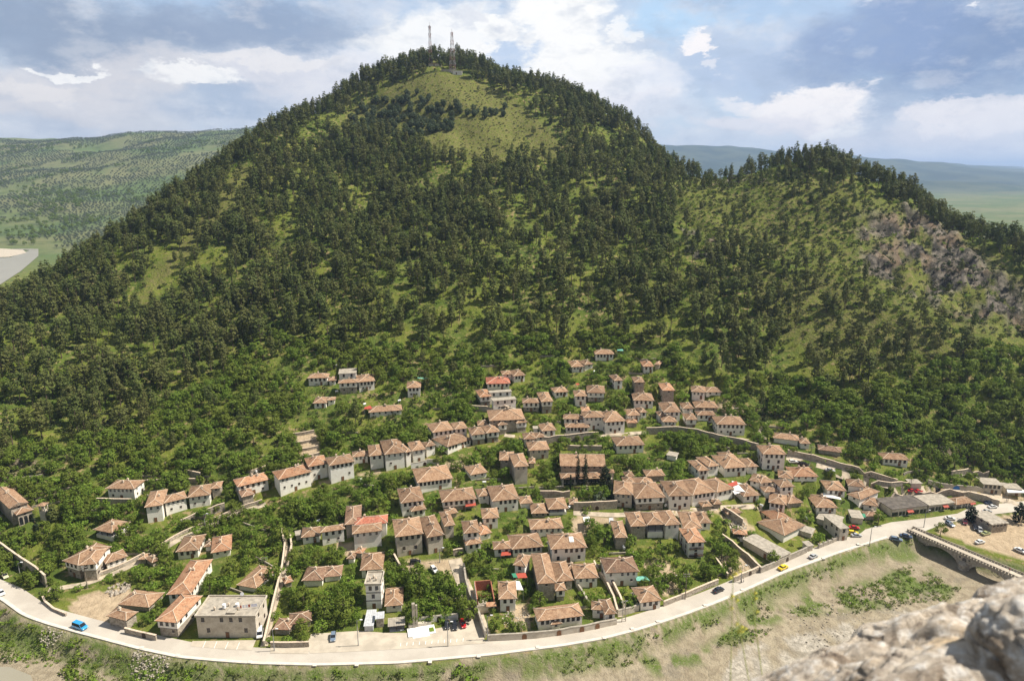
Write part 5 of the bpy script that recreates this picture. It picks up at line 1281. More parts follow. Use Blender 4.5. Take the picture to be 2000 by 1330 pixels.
# ------------------------------------------------------------------ walls of the village: each a thing
WALLS = [
("white and stone road wall with arched gates, below the rubble yard and long brown house",[(953,1251),(1000,1249),(1048,1246),(1100,1239),(1143,1232),(1204,1219)],2.3,'plaster_beige','g'),
("pale garden wall on the road between the broken-ridged house and the roadside house",[(1207,1203),(1228,1198),(1247,1192)],2.4,'plaster_beige',''),
("long garden wall along the river road right of the roadside house",[(1296,1184),(1345,1164),(1372,1152),(1402,1140)],2.0,'rubble_stone',''),
("rubble yard wall on the road left of the yellow taxi",[(1432,1137),(1458,1126),(1481,1116)],2.2,'rubble_stone','d'),
("grey road wall below the round tree beside the yellow taxi",[(1485,1119),(1512,1108),(1541,1094),(1575,1079)],2.4,'concrete','d'),
("low fence wall with pillars along the road before the junction",[(1598,1071),(1625,1060),(1655,1046)],1.6,'concrete','f'),
("stone retaining wall below the hedge at the river road",[(529,1263),(565,1264),(604,1263)],2.0,'rubble_stone',''),
("tall alley wall running uphill on the left side of the narrow alley",[(516,1262),(527,1215),(540,1160),(552,1110),(557,1070),(549,1032)],2.0,'rubble_stone',''),
("high retaining wall below the long white stepped house",[(355,1030),(385,1016),(425,1001),(440,996)],3.6,'rubble_stone',''),
("stone wall on the upper side of the climbing left lane",[(512,981),(470,994),(415,1018),(355,1044),(300,1076),(240,1107),(195,1124)],1.4,'rubble_stone',''),
("stone wall between the left terraces above the open pavilion",[(190,985),(225,986),(258,986)],3.0,'rubble_stone',''),
("straight stone wall behind the long white stepped house",[(288,947),(330,946),(385,944)],2.6,'rubble_stone',''),
("ruined dark wall fragment in the scrub above the stepped house",[(338,936),(365,930),(392,935)],3.2,'rubble_stone',''),
("massive stone wall above the road at the left church",[(-20,1062),(10,1085),(40,1107),(72,1128),(92,1146)],5.0,'rubble_stone','d'),
("curved stone wall behind the great mansion",[(920,802),(950,804),(985,802),(1012,810)],3.0,'rubble_stone',''),
("long high village wall under the upper lane, middle part",[(1062,866),(1110,862),(1168,856)],3.6,'rubble_stone',''),
("long high village wall under the upper lane, right part",[(1262,848),(1320,846),(1360,851),(1402,862),(1440,869),(1480,880)],3.6,'rubble_stone',''),
("wall beside the upper car lane above the bright-roofed house",[(1538,888),(1590,899),(1640,914),(1700,931),(1752,946)],2.6,'rubble_stone',''),
("church garden wall over the central lane",[(1055,972),(1085,972),(1113,971)],3.2,'rubble_stone',''),
("long stone fence wall in front of the church along the lane",[(1120,997),(1160,996),(1205,993)],3.8,'rubble_stone','d'),
("dark stone wall between the church and the green terrace above",[(1108,879),(1150,880),(1175,880)],2.6,'rubble_stone',''),
("long retaining wall holding the ledge road above the shop row",[(1712,990),(1745,975),(1790,971),(1840,970),(1890,972),(1925,981),(1950,990)],3.2,'rubble_stone',''),
("wall around the upper parking ledge left of the garage",[(1700,953),(1740,951),(1778,950)],2.2,'rubble_stone',''),
("pale yard wall with blue gate between garage and two-storey beige house",[(1812,945),(1840,953),(1872,956),(1920,963)],2.2,'plaster_beige','b'),
("stone wall on the slope behind the beige two-storey house",[(1857,930),(1890,925),(1930,930)],2.6,'rubble_stone',''),
("sloping garden wall left of the dirt courtyard",[(770,1090),(778,1105),(790,1122),(798,1136)],2.0,'rubble_stone',''),
("pale curved wall along the cobbled lane beside the roofless ruin",[(906,1110),(910,1140),(918,1170),(935,1205),(948,1245)],2.4,'plaster_beige',''),
("high ruined wall running down beside the terraced eastern garden",[(1413,1003),(1430,1014),(1450,1028)],3.4,'rubble_stone',''),
("stone wall dividing the eastern gardens above the dirt yard",[(1410,1052),(1430,1066),(1460,1092),(1487,1118)],2.2,'rubble_stone',''),
("stone wall between the vegetable garden and the white rubble yard",[(1392,1092),(1405,1108),(1421,1130)],2.2,'rubble_stone',''),
("left wall of the narrow front alley",[(1160,1103),(1178,1133),(1198,1172),(1206,1200)],2.0,'rubble_stone',''),
("right wall of the narrow front alley",[(1173,1103),(1190,1133),(1211,1172),(1220,1196)],2.0,'rubble_stone',''),
("garden wall running down from the hipped house with arched windows",[(1128,1148),(1140,1165),(1150,1185)],1.8,'plaster_beige',''),
("blank white garden wall behind the wide white house with central bay",[(803,915),(835,908),(858,907)],2.6,'plaster_white','d'),
("low white garden wall behind the monument",[(812,1218),(850,1213),(895,1209)],2.2,'plaster_white','d'),
("garden front wall left of the orange-roofed house on the road",[(245,1236),(275,1243),(306,1250)],2.0,'rubble_stone','d'),
("topmost of four terrace walls on the bare garden steps",[(573,852),(595,849),(614,845)],1.6,'rubble_stone',''),
("second of four terrace walls on the bare garden steps",[(576,868),(598,865),(618,861)],1.3,'rubble_stone',''),
("third of four terrace walls on the bare garden steps",[(580,882),(602,879),(621,875)],1.3,'rubble_stone',''),
("lowest of four terrace walls on the bare garden steps",[(585,897),(605,894),(624,889)],1.6,'rubble_stone',''),
("curved wall above the small dirt plot at the small green-tarp house",[(458,938),(490,928),(520,918)],2.4,'rubble_stone',''),
("low wall along the right alley side below the long low white cottage",[(566,1040),(570,1070),(562,1110)],1.6,'rubble_stone',''),
("short stone wall at the corner of the central crossing",[(885,1085),(895,1083),(905,1082)],2.6,'rubble_stone',''),
("low curved kerb wall around the grassy corner by the left road",[(82,1163),(88,1178),(105,1192),(130,1203)],1.1,'rubble_stone',''),
("low stone wall below the white mansion with twin blue arches",[(1405,868-6),(1440,863),(1462,866)],2.0,'rubble_stone','d'),
]
def arch_door(w, h, m='wood_brown'):
    n_ = 8; r = w / 2; pts = [(-r, 0), (r, 0)] + [(r * math.cos(math.pi * i / n_), h - r + r * math.sin(math.pi * i / n_)) for i in range(n_ + 1)]
    b = MB(); b.quad(*[(x, -.06, z) for x, z in pts]); 
    for (x, z), (x2, z2) in zip(pts[1:], pts[2:]): b.quad((x, -.06, z), (x2, -.06, z2), (x2, .1, z2), (x, .1, z))
    return b.me('gate', [MATS[m]])
GATE = arch_door(1.6, 2.1); GATEB = arch_door(1.5, 2.0, 'wood_dark'); GATEBL = arch_door(3.4, 2.1, 'awning_blue')
for label, pts, h, m, fl in WALLS:
    L = px_line(pts, 2.5); o = wall_line(L, h, .5, m); tag(o, label, 'wall')
    me = o.data
    for v in me.vertices:
        if v.index % 4 in (1, 2): v.co.z += (math.sin(v.co.x * 1.7) + math.sin(v.co.y * 2.3)) * .07
    # coping stones
    cp = MB(); La = offset(L, .33); Lb = offset(L, -.33)
    for i in range(len(L) - 1):
        z0, z1 = me.vertices[i * 4 + 1].co.z, me.vertices[(i + 1) * 4 + 1].co.z
        a, b, c_, d = La[i], La[i + 1], Lb[i + 1], Lb[i]
        k = len(cp.v); cp.v += [(a.x, a.y, z0 - .02), (b.x, b.y, z1 - .02), (c_.x, c_.y, z1 - .02), (d.x, d.y, z0 - .02), (a.x, a.y, z0 + .12), (b.x, b.y, z1 + .12), (c_.x, c_.y, z1 + .12), (d.x, d.y, z0 + .12)]
        cp.f += [(k+4,k+5,k+6,k+7),(k,k+1,k+5,k+4),(k+2,k+3,k+7,k+6),(k+1,k+2,k+6,k+5),(k+3,k,k+4,k+7),(k,k+3,k+2,k+1)]; cp.mi += [0] * 6
    cp.obj('coping', [MATS['pale_mortar' if m == 'rubble_stone' else 'concrete']], o)
    def gate(t, me_):
        i = min(int(t * (len(L) - 1)), len(L) - 2); p = L[i].lerp(L[i + 1], .5); d = L[i + 1] - L[i]; nn = Vector((d.y, -d.x, 0)).normalized() * .27
        g = obj('gate', me_, o, (p.x + nn.x, p.y + nn.y, min(GZ(p.x + nn.x * 2, p.y + nn.y * 2), GZ(p.x, p.y)) + .02), math.atan2(d.y, d.x)); return g, p
    if 'g' in fl:
        for t in (.28, .56, .70, .86): gate(t, GATE)
    if 'd' in fl: gate(.55, GATEB)
    if 'b' in fl: gate(.5, GATEBL)
    if 'f' in fl:
        for i, p in enumerate(L):
            q = MB(); q.box(-.25, -.25, 0, .25, .25, 2.3); q.obj('pillar', [MATS['concrete']], o, (p.x, p.y, GZ(p.x, p.y)), 0)
# ------------------------------------------------------------------ roofless brick ruin
def ruin():
    p = G3(932, 1198); t = thing('ruined_house', 'roofless ruin with red brick inner walls beside the cobbled lane', 'ruin', p, R(8))
    w, d = 6.2, 11.0
    for (x0, y0, x1, y1, h) in ((0, 0, w, .35, 3.0), (0, .35, .35, d, 5.6), (w - .35, .35, w, d, 5.0), (.35, d - .35, w - .35, d, 5.6), (.35, 4.2, w - .35, 4.45, 3.9)):
        b = MB(); b.box(x0, y0, -1, x1, y1, h); b.obj('wall', [MATS['brick_red' if (y0 > 1 or y1 > 5) else 'plaster_beige']], t)
    b = MB(); b.box(-.04, .36, -1, -.005, d, 5.62); b.obj('outer_plaster', [MATS['plaster_white']], t)
    b = MB(); b.box(.36, .36, .1, w - .36, d - .36, 1.4); b.obj('floor', [MATS['brick_red']], t)
    b = MB(); b.box(.5, .5, 3.0, 3.6, 3.8, 3.2); b.obj('slab', [MATS['concrete']], t)
    b = MB(); b.quad((w * .5, -1.0, 3.1), (w + .4, -1.0, 3.1), (w + .4, .4, 3.9), (w * .5, .4, 3.9)); b.quad((w * .5, -1.0, 2.95), (w * .5, .4, 3.75), (w + .4, .4, 3.75), (w + .4, -1.0, 2.95)); b.obj('porch_roof', [MATS['roof_orange']], t)
ruin()
# ------------------------------------------------------------------ church belfries
def belfry(px, py, label, h, w, cap):
    p = G3(px, py); t = thing('bell_tower', label, 'bell tower', p, 0)
    b = MB(); b.box(-w/2, -w/2, -1, w/2, w/2, h * .55); b.obj('tower_shaft', [MATS['plaster_beige' if cap else 'rubble_stone']], t)
    b = MB()
    for sx in (-1, 1):
        for sy in (-1, 1): b.box(sx * w/2 - (.45 if sx > 0 else 0), sy * w/2 - (.45 if sy > 0 else 0), h * .55, sx * w/2 + (.45 if sx < 0 else 0), sy * w/2 + (.45 if sy < 0 else 0), h * .88)
    b.box(-.2, -w/2, h * .55, .2, w/2, h * .88); b.obj('belfry_pillars', [MATS['plaster_beige']], t)
    b = MB(); b.bar((0, 0, h * .66), (0, 0, h * .78), .38, n_=8, w2=.2); b.obj('bell', [MATS['metal_grey']], t)
    b = MB(); o = w / 2 + .5; z = h * .88; b.box(-w/2, -w/2, z - .2, w/2, w/2, z)
    for a, c_ in (((-o, -o), (o, -o)), ((o, -o), (o, o)), ((o, o), (-o, o)), ((-o, o), (-o, -o))): b.quad((*a, z), (*c_, z), (0, 0, z + w * .35))
    b.obj('tower_roof', [MATS['roof_brown']], t)
belfry(89, 1014, 'small square bell tower beside the left arcaded church', 8.0, 2.4, True)
belfry(1190, 957, 'stone bell gable tower at the right end of the hillside church', 10.5, 2.8, False)
# ------------------------------------------------------------------ cypresses and conifers by the church
def cypress(seed, h, rad):
    rg = np.random.default_rng(seed); cl = []
    for i in range(26):
        t = (i + .5) / 26; r_ = rad * math.sin(min(1, t * 2.2 + .15) * math.pi / 2) * (1 - t ** 2.2) ** .8 + .08
        for k in range(3): a = rg.uniform(0, 6.28); cl.append(((math.cos(a) * r_ * .45, math.sin(a) * r_ * .45, .5 + t * (h - .5)), max(.3, r_ * .75)))
    return leaf_cloud(rg, cl, 26, .24, .8, 1.5, 'crown', 'cypress_leaves'), trunk_mesh(random.Random(seed), h * .8, .16, .0)
for px, py, h, r_, lb in [(1128, 948, 15.5, 1.25, 'left of the two tall dark cypresses in front of the church'), (1142, 953, 16.5, 1.7, 'right and broader of the two tall dark cypresses in front of the church'), (1114, 957, 7.5, .45, 'thin young cypress left of the two tall ones')]:
    p = G3(px, py); pr = cypress(px, h, r_); add_tree('cypress_tree', lb, 'cypress', [pr], p.x, p.y, (1, 1, 1), None, 0)
for px, py, h, r_, lb, mt in [(1181, 962, 13.5, 3.4, 'dark broad conifer hiding the right end of the church', 'cypress_leaves'), (1170, 985, 6.0, 2.8, 'grey green olive-like tree inside the church wall', 'olive_leaves'), (105, 1018, 8, 2.4, 'dark conical fir beside the small bell tower', 'pine_needles'), (73, 1050, 11, 1.1, 'tall dark cypress in front of the left church', 'cypress_leaves'), (1896, 1018, 7.5, 2.8, 'dark conifer at the edge of the dirt parking lot', 'cypress_leaves'), (1990, 1020, 9, 4.0, 'dark tree clump at the right edge of the dirt lot', 'cypress_leaves')]:
    p = G3(px, py); pr = pine(px, h, r_, .12, mt, False, 20) if mt != 'olive_leaves' else broad(px, h, r_, mt); add_tree('conifer' if mt != 'olive_leaves' else 'olive_tree', lb, 'tree', [pr], p.x, p.y, (1, 1, 1), None, 0)
# ------------------------------------------------------------------ vehicles
def carpaint(name, c):
    def f(q, bs, out):
        setc(q, bs, c); bs.inputs['Roughness'].default_value = .28; bs.inputs['Specular IOR Level'].default_value = .5; bs.inputs['Coat Weight'].default_value = .6
    return mat(name, f)
for nm, c_ in {'blue': (.02, .30, .62), 'white': (.74, .74, .72), 'black': (.015, .016, .02), 'yellow': (.80, .58, .01), 'silver': (.42, .43, .43), 'red': (.50, .015, .02), 'navy': (.05, .08, .14), 'slate': (.16, .21, .28), 'olive': (.38, .40, .18), 'maroon': (.14, .02, .03), 'cream': (.62, .58, .38)}.items(): carpaint('paint_' + nm, c_)
def car(px, py, paint, label, head, kind='sedan', s=1.0, group=None, name='parked_car'):
    """head: heading as picture vector"""
    p = G3(px, py); q = G3(px + head[0], py + head[1]); rz = math.atan2(q.y - p.y, q.x - p.x)
    t = thing(name, label, 'van' if kind == 'van' else 'car', (p.x, p.y, GZ(p.x, p.y) + .16), rz, group); t.scale = (s, s, s)
    L, W = (4.3, 1.74) if kind != 'van' else (4.9, 1.95)
    if kind == 'sedan': low = [(-2.15,.35),(-2.15,.82),(-1.95,.95),(-1.2,.98),(.85,.95),(1.9,.84),(2.13,.7),(2.15,.35)]; cab = [(-1.45,.97),(-.95,1.42),(.35,1.44),(1.05,.95)]
    elif kind == 'hatch': low = [(-2.1,.35),(-2.12,.85),(-2.0,1.0),(.8,.97),(1.85,.86),(2.1,.7),(2.12,.35)]; cab = [(-1.98,.99),(-1.7,1.5),(.15,1.52),(.95,.96)]
    else: low = [(-2.4,.4),(-2.42,1.1),(1.5,1.1),(2.25,.95),(2.42,.75),(2.42,.4)]; cab = [(-2.36,1.1),(-2.25,1.95),(.95,1.98),(1.6,1.1)]
    def prof(P, w0, w1, zt):
        b = MB(); n_ = len(P); zlo = min(z for x, z in P); zhi = max(z for x, z in P)
        def wd(z): return w0 + (w1 - w0) * ((z - zlo) / (zhi - zlo)) ** 1.5
        for sgn in (-1, 1): b.v += [(x, sgn * wd(z) / 2, z) for x, z in P]
        b.f = [tuple(range(n_)), tuple(range(2 * n_ - 1, n_ - 1, -1))] + [((i + 1) % n_, i, n_ + i, n_ + (i + 1) % n_) for i in range(n_)]; b.mi = [0] * len(b.f); return b
    P = 'paint_' + paint
    body = prof(low, W, W * .93, 0); o = body.obj('body', [MATS[P]], t); bv = o.modifiers.new('bevel', 'BEVEL'); bv.width = .07; bv.segments = 2
    cb = prof(cab, W * .9, W * .72, 0); o = cb.obj('windows', [MATS['glass_dark']], t)
    rt = [c_ for c_ in cab[1:3]]; b = MB(); z = max(rt[0][1], rt[1][1]); b.box(rt[0][0] - .02, -W * .37, z - .05, rt[1][0] + .02, W * .37, z + .035); o = b.obj('roof_panel', [MATS[P]], t); bv = o.modifiers.new('bevel', 'BEVEL'); bv.width = .03
    b = MB()
    for (a, c_) in ((cab[0], cab[1]), (cab[2], cab[3])):
        for sy in (-1, 1): b.bar((a[0], sy * W * .44, a[1]), (c_[0], sy * W * .37, c_[1]) if c_[1] > a[1] else (c_[0], sy * W * .44, c_[1]), .045)
    b.obj('pillars', [MATS[P]], t)
    for sx in (-1.32, 1.36):
        for sy in (-1, 1):
            b = MB(); b.bar((sx, sy * (W / 2 - .2), .32), (sx, sy * (W / 2 + .01), .32), .33, n_=14); w_ = b.obj('wheel', [MATS['rubber']], t)
            b = MB(); b.bar((sx, sy * (W / 2), .32), (sx, sy * (W / 2 + .03), .32), .19, n_=10); b.obj('rim', [MATS['rim']], w_)
    for sy in (-1, 1):
        b = MB(); xf = low[-2][0]; b.box(xf - .12, sy * W * .36 - .16, .62, xf + .02, sy * W * .36 + .16, .76); b.obj('headlight', [MATS['lamp_lens']], t)
        b = MB(); xf = low[1][0]; b.box(xf - .02, sy * W * .38 - .12, .68, xf + .08, sy * W * .38 + .12, .84); b.obj('tail_light', [MATS['tail_red']], t)
    return t
for a in [(157,1227,'blue','bright blue van driving along the left bend of the river road',(10,3.4),'van',1.1),
 (10,1127,'cream','pale cream car with dark rear window at the left edge of the road',(6,8),'hatch',1),
 (3,1160,'white','white car cut by the left picture edge, lower of the two there',(5,7),'sedan',1),
 (508,1240,'white','white pick-up van parked right of the flat-roofed block',(-1,10),'van',1),
 (651,1247,'slate','dark grey car parked below the garage on the tan paving',(-1,10),'hatch',1),
 (811,1100,'black','dark car parked on the dirt courtyard under the stone house',(10,-1),'hatch',1),
 (848,1115,'white','white estate car parked on the dirt courtyard',(7,9),'hatch',1.02),
 (873,1223,'black','black car left under the tree by the monument',(1,10),'sedan',1),
 (888,1225,'black','black car nearer the red one under the tree by the monument',(1,10),'hatch',1),
 (904,1221,'red','bright red car under the big round tree by the monument',(3,8),'hatch',1),
 (1403,1155,'black','black car driving on the river road below the walled gardens',(10,-4.4),'sedan',1.08),
 (1529,1111,'yellow','yellow taxi on the river road',(10,-5),'sedan',1.08),
 (1588,1089,'silver','silver car on the road behind the yellow taxi',(10,-4.6),'sedan',1.0),
 (1668,1033,'red','red car parked beside the green awning shop',(10,1),'sedan',1),
 (1666,1043,'yellow','yellow car parked between the red and silver ones by the shop',(10,1),'hatch',1),
 (1672,1048,'silver','silver car parked in front of the yellow one at the road bend',(10,0),'sedan',1),
 (1750,1056,'slate','grey blue estate car at the bridge head, nearer the river',(9,6),'hatch',1.1),
 (1769,1050,'navy','dark blue car beside the estate car at the bridge head',(9,5),'sedan',1.1),
 (1855,1015,'white','white car on the main road above the grey pick-up',(10,1),'sedan',1),
 (1855,1026,'slate','grey pick-up car parked at the dirt lot entrance',(8,5),'hatch',1),
 (1884,1022,'maroon','dark maroon car parked beside the dark conifer',(2,8),'hatch',1),
 (1904,1033,'black','black car, leftmost of three behind the square stone building',(3,8),'hatch',1),
 (1914,1038,'silver','grey car, middle of three by the square stone building',(3,8),'hatch',1),
 (1925,1044,'olive','yellow green car, nearest of three by the square stone building',(8,-2),'sedan',1),
 (1913,1061,'white','white car standing alone on the dirt lot',(10,-2),'sedan',1),
 (1992,1078,'white','white car at the right edge of the dirt lot',(9,4),'sedan',1.05),
 (1781,961,'red','red car, left of the pair on the upper ledge',(10,1),'sedan',1),
 (1793,962,'red','red car, right of the pair on the upper ledge',(10,1),'sedan',1),
 (1829,960,'black','black car on the upper ledge right of the red pair',(10,1),'sedan',1),
 (1938,992,'white','white car on the main road near the right edge',(10,-1),'sedan',1),
 (1927,1001,'silver','silver car behind the white one near the right edge',(10,-1),'sedan',1),
 (1931,984,'navy','dark car by the retaining wall end at right',(10,0),'sedan',1),
 (1549,904,'white','white car, leftmost on the upper lane',(10,2.5),'hatch',1),
 (1560,907,'black','first dark car after the white one on the upper lane',(10,2.5),'hatch',1),
 (1571,909,'black','second dark car on the upper lane, right of its twin',(10,2.5),'hatch',1),
 (1621,921,'silver','pale car parked alone lower on the upper lane',(10,2.6),'sedan',1)]: car(*a)
# ------------------------------------------------------------------ lamp posts and poles
def pole(px, py, h, label, lamp=True, cat='street lamp', arm=1.2, group=None, cross=False, name=None, rz=0.0):
    p = G3(px, py); t = thing(name or ('street_lamp' if lamp else 'utility_pole'), label, cat, (p.x, p.y, GZ(p.x, p.y) - .1), rz, group)
    b = MB(); b.bar((0, 0, 0), (0, 0, h), .16, n_=8, w2=.09); b.obj('post', [MATS['metal_grey' if lamp else 'pole_wood']], t)
    b = MB(); b.box(-.25, -.25, 0, .25, .25, .3); b.obj('base', [MATS['concrete']], t)
    if lamp:
        b = MB(); b.bar((0, 0, h - .1), (arm, 0, h + .35), .06, n_=6); a = b.obj('lamp_arm', [MATS['metal_grey']], t)
        b = MB(); b.box(arm - .2, -.18, h + .28, arm + .6, .18, h + .48); b.obj('lamp_head', [MATS['tank_white']], a)
    if cross:
        for z in (h - .4, h - 1.3):
            b = MB(); b.box(-1.1, -.06, z, 1.1, .06, z + .14); c_ = b.obj('crossarm', [MATS['pole_wood']], t)
            for x in (-1, -.4, .4, 1):
                b = MB(); b.bar((x, 0, z + .14), (x, 0, z + .38), .07, n_=6); b.obj('insulator', [MATS['tank_white']], c_)
for px, py, h, lb in [(42,1136,8,'street lamp below the massive wall at the left road bend'),(536,1271,8,'street lamp at the foot of the narrow alley by the hedge'),(700,1261,9.5,'tall street lamp standing in a small green patch on the paving'),(875,1262,9,'street lamp in the parking row before the monument'),
   (952,1249,9,'street lamp at the corner of the rubble yard wall'),(859,1098,6,'street lamp on the grass of the dirt courtyard'),(401,1029,6,'street lamp on the climbing left lane wall'),(1447,1137,7,'street lamp at the rubble yard wall near two walkers'),(1698,1066,8.5,'slim lamp post on the river side near the junction'),(1804,1030,8,'street lamp at the bridge head')]: pole(px, py, h, lb)
for px, py, h, lb in [(171,1148,9,'wooden pole beside the fanned-roof house at left'),(1338,1170,10.5,'wooden pole with crossarms on the long garden wall'),(1582,905,9,'leaning braced pole above the upper lane cars'),(1776,966,8,'wooden pole beside the red cars on the upper ledge'),(519,1120,7,'wooden pole beside the narrow alley')]: pole(px, py, h, lb, False, 'utility pole', cross=True)
def lattice_pole(px, py, h, label):
    p = G3(px, py); t = thing('utility_pole', label, 'utility pole', (p.x, p.y, GZ(p.x, p.y) - .1), .3)
    for s in (-1, 1): b = MB(); b.bar((s * .75, 0, 0), (s * .35, 0, h), .14, n_=4); b.obj('leg', [MATS['concrete']], t)
    b = MB()
    for i in range(1, 8): z = i * h / 8.2; w = .75 - .4 * z / h; b.box(-w, -.06, z, w, .06, z + .12)
    b.obj('rungs', [MATS['concrete']], t); b = MB(); b.box(-1.3, -.08, h - .5, 1.3, .08, h - .34); b.obj('crossarm', [MATS['metal_grey']], t)
lattice_pole(1218, 1214, 8.5, 'twin-legged concrete pole at the road in front of the garden wall')
# ------------------------------------------------------------------ masts on the summit
def mast(px, py, h, label, red, w=2.4):
    p = G3(px, py); t = thing('radio_mast', label, 'radio mast', (p.x, p.y, GZ(p.x, p.y) - .5), .4)
    n_ = 10; lev = [(i * h * .92 / n_, w * (1 - .78 * i / n_)) for i in range(n_ + 1)]
    for i in range(n_):
        (z0, a), (z1, b_) = lev[i], lev[i + 1]; b = MB(); c0 = [(-a, -a, z0), (a, -a, z0), (a, a, z0), (-a, a, z0)]; c1 = [(-b_, -b_, z1), (b_, -b_, z1), (b_, b_, z1), (-b_, b_, z1)]
        for k in range(4): b.bar(c0[k], c1[k], .17); b.bar(c0[k], c1[(k + 1) % 4], .08); b.bar(c1[k], c1[(k + 1) % 4], .08)
        b.obj('mast_section', [MATS['mast_red' if (i % 2 and red) else 'mast_white']], t)
    b = MB(); b.bar((0, 0, h * .9), (0, 0, h), .14); b.obj('antenna_rod', [MATS['mast_white']], t)
    for z, s in ((.80, .6), (.86, .8), (.70, .9), (.62, .7)):
        b = MB(); k = .9; b.box(s * 1.0, -.4, h * z, s * 1.0 + .5, .4, h * z + 2.2); b.box(-s - .5, -.4, h * z, -s, .4, h * z + 2.2); b.obj('antenna_panel', [MATS['mast_white']], t)
mast(841, 128, 44, 'left, slightly taller white and red mast on the summit', True, 1.9)
mast(884, 142, 44, 'right white and red lattice mast behind the summit hut', True, 3.0)
def hut():
    p = G3(886, 146); t = thing('summit_hut', 'pale concrete hut with fenced yard at the foot of the right summit mast', 'hut', (p.x - 5, p.y, p.z - .5), 0)
    b = MB(); b.box(-8, 2, -2, 4, 8, 5.6); b.obj('wall', [MATS['plaster_beige']], t); b = MB(); b.box(-8.4, 1.6, 5.6, 4.4, 8.4, 5.9); b.obj('roof', [MATS['concrete']], t)
    b = MB(); b.box(4.003, 0, -2, 14, 7, 4.2); b.obj('wall', [MATS['plaster_white']], t); b = MB(); b.box(3.9, -.2, 4.2, 14.3, 7.3, 4.4); b.obj('roof', [MATS['concrete']], t)
    for x in (-6, -2, 1.5): obj('window', WIN[0], t, (x, 1.97, 2.2), 0)
    obj('door', DOOR, t, (8, -.03, .3), 0)
hut()
def shed2():
    p = G3(846, 130); t = thing('equipment_shed', 'small reddish equipment shed below the left summit mast', 'shed', p, 0)
    b = MB(); b.box(-5, 0, -2, 9, 4, 2.6); b.obj('wall', [MATS['plaster_beige']], t); b = MB(); b.box(-5.4, -.4, 2.6, 9.4, 4.4, 2.9); b.obj('roof', [MATS['roof_orange']], t)
    obj('door', DOOR, t, (1, -.03, 0), 0)
shed2()
# ------------------------------------------------------------------ monument
def monument():
    p = G3(826, 1241); q = G3(850, 1237); rz = math.atan2(q.y - p.y, q.x - p.x); t = thing('monument', 'white stone platform with slender pillar and small grass square', 'monument', (p.x, p.y, p.z), rz)
    b = MB(); b.box(-4.8, -.2, 0, 4.3, 4.2, .55); b.obj('platform', [MATS['marble_white']], t)
    b = MB(); b.box(-3.4, -.9, 0, 2.2, -.2, .28); b.obj('step', [MATS['marble_white']], t)
    b = MB(); b.box(-4.2, 4.2, 0, 3.4, 5.4, 1.6); b.obj('back_wall', [MATS['plaster_beige']], t)
    b = MB(); b.box(-2.9, 4.0, .5, -1.9, 5.0, 9.6); b.box(-1.7, 4.1, .5, -1.1, 4.9, 8.8); b.obj('pillar', [MATS['concrete']], t)
    b = MB(); b.box(2.4, .6, .55, 3.9, 2.6, .75, 0); b.obj('grass_square', [MATS['vine_leaves']], t)
monument()
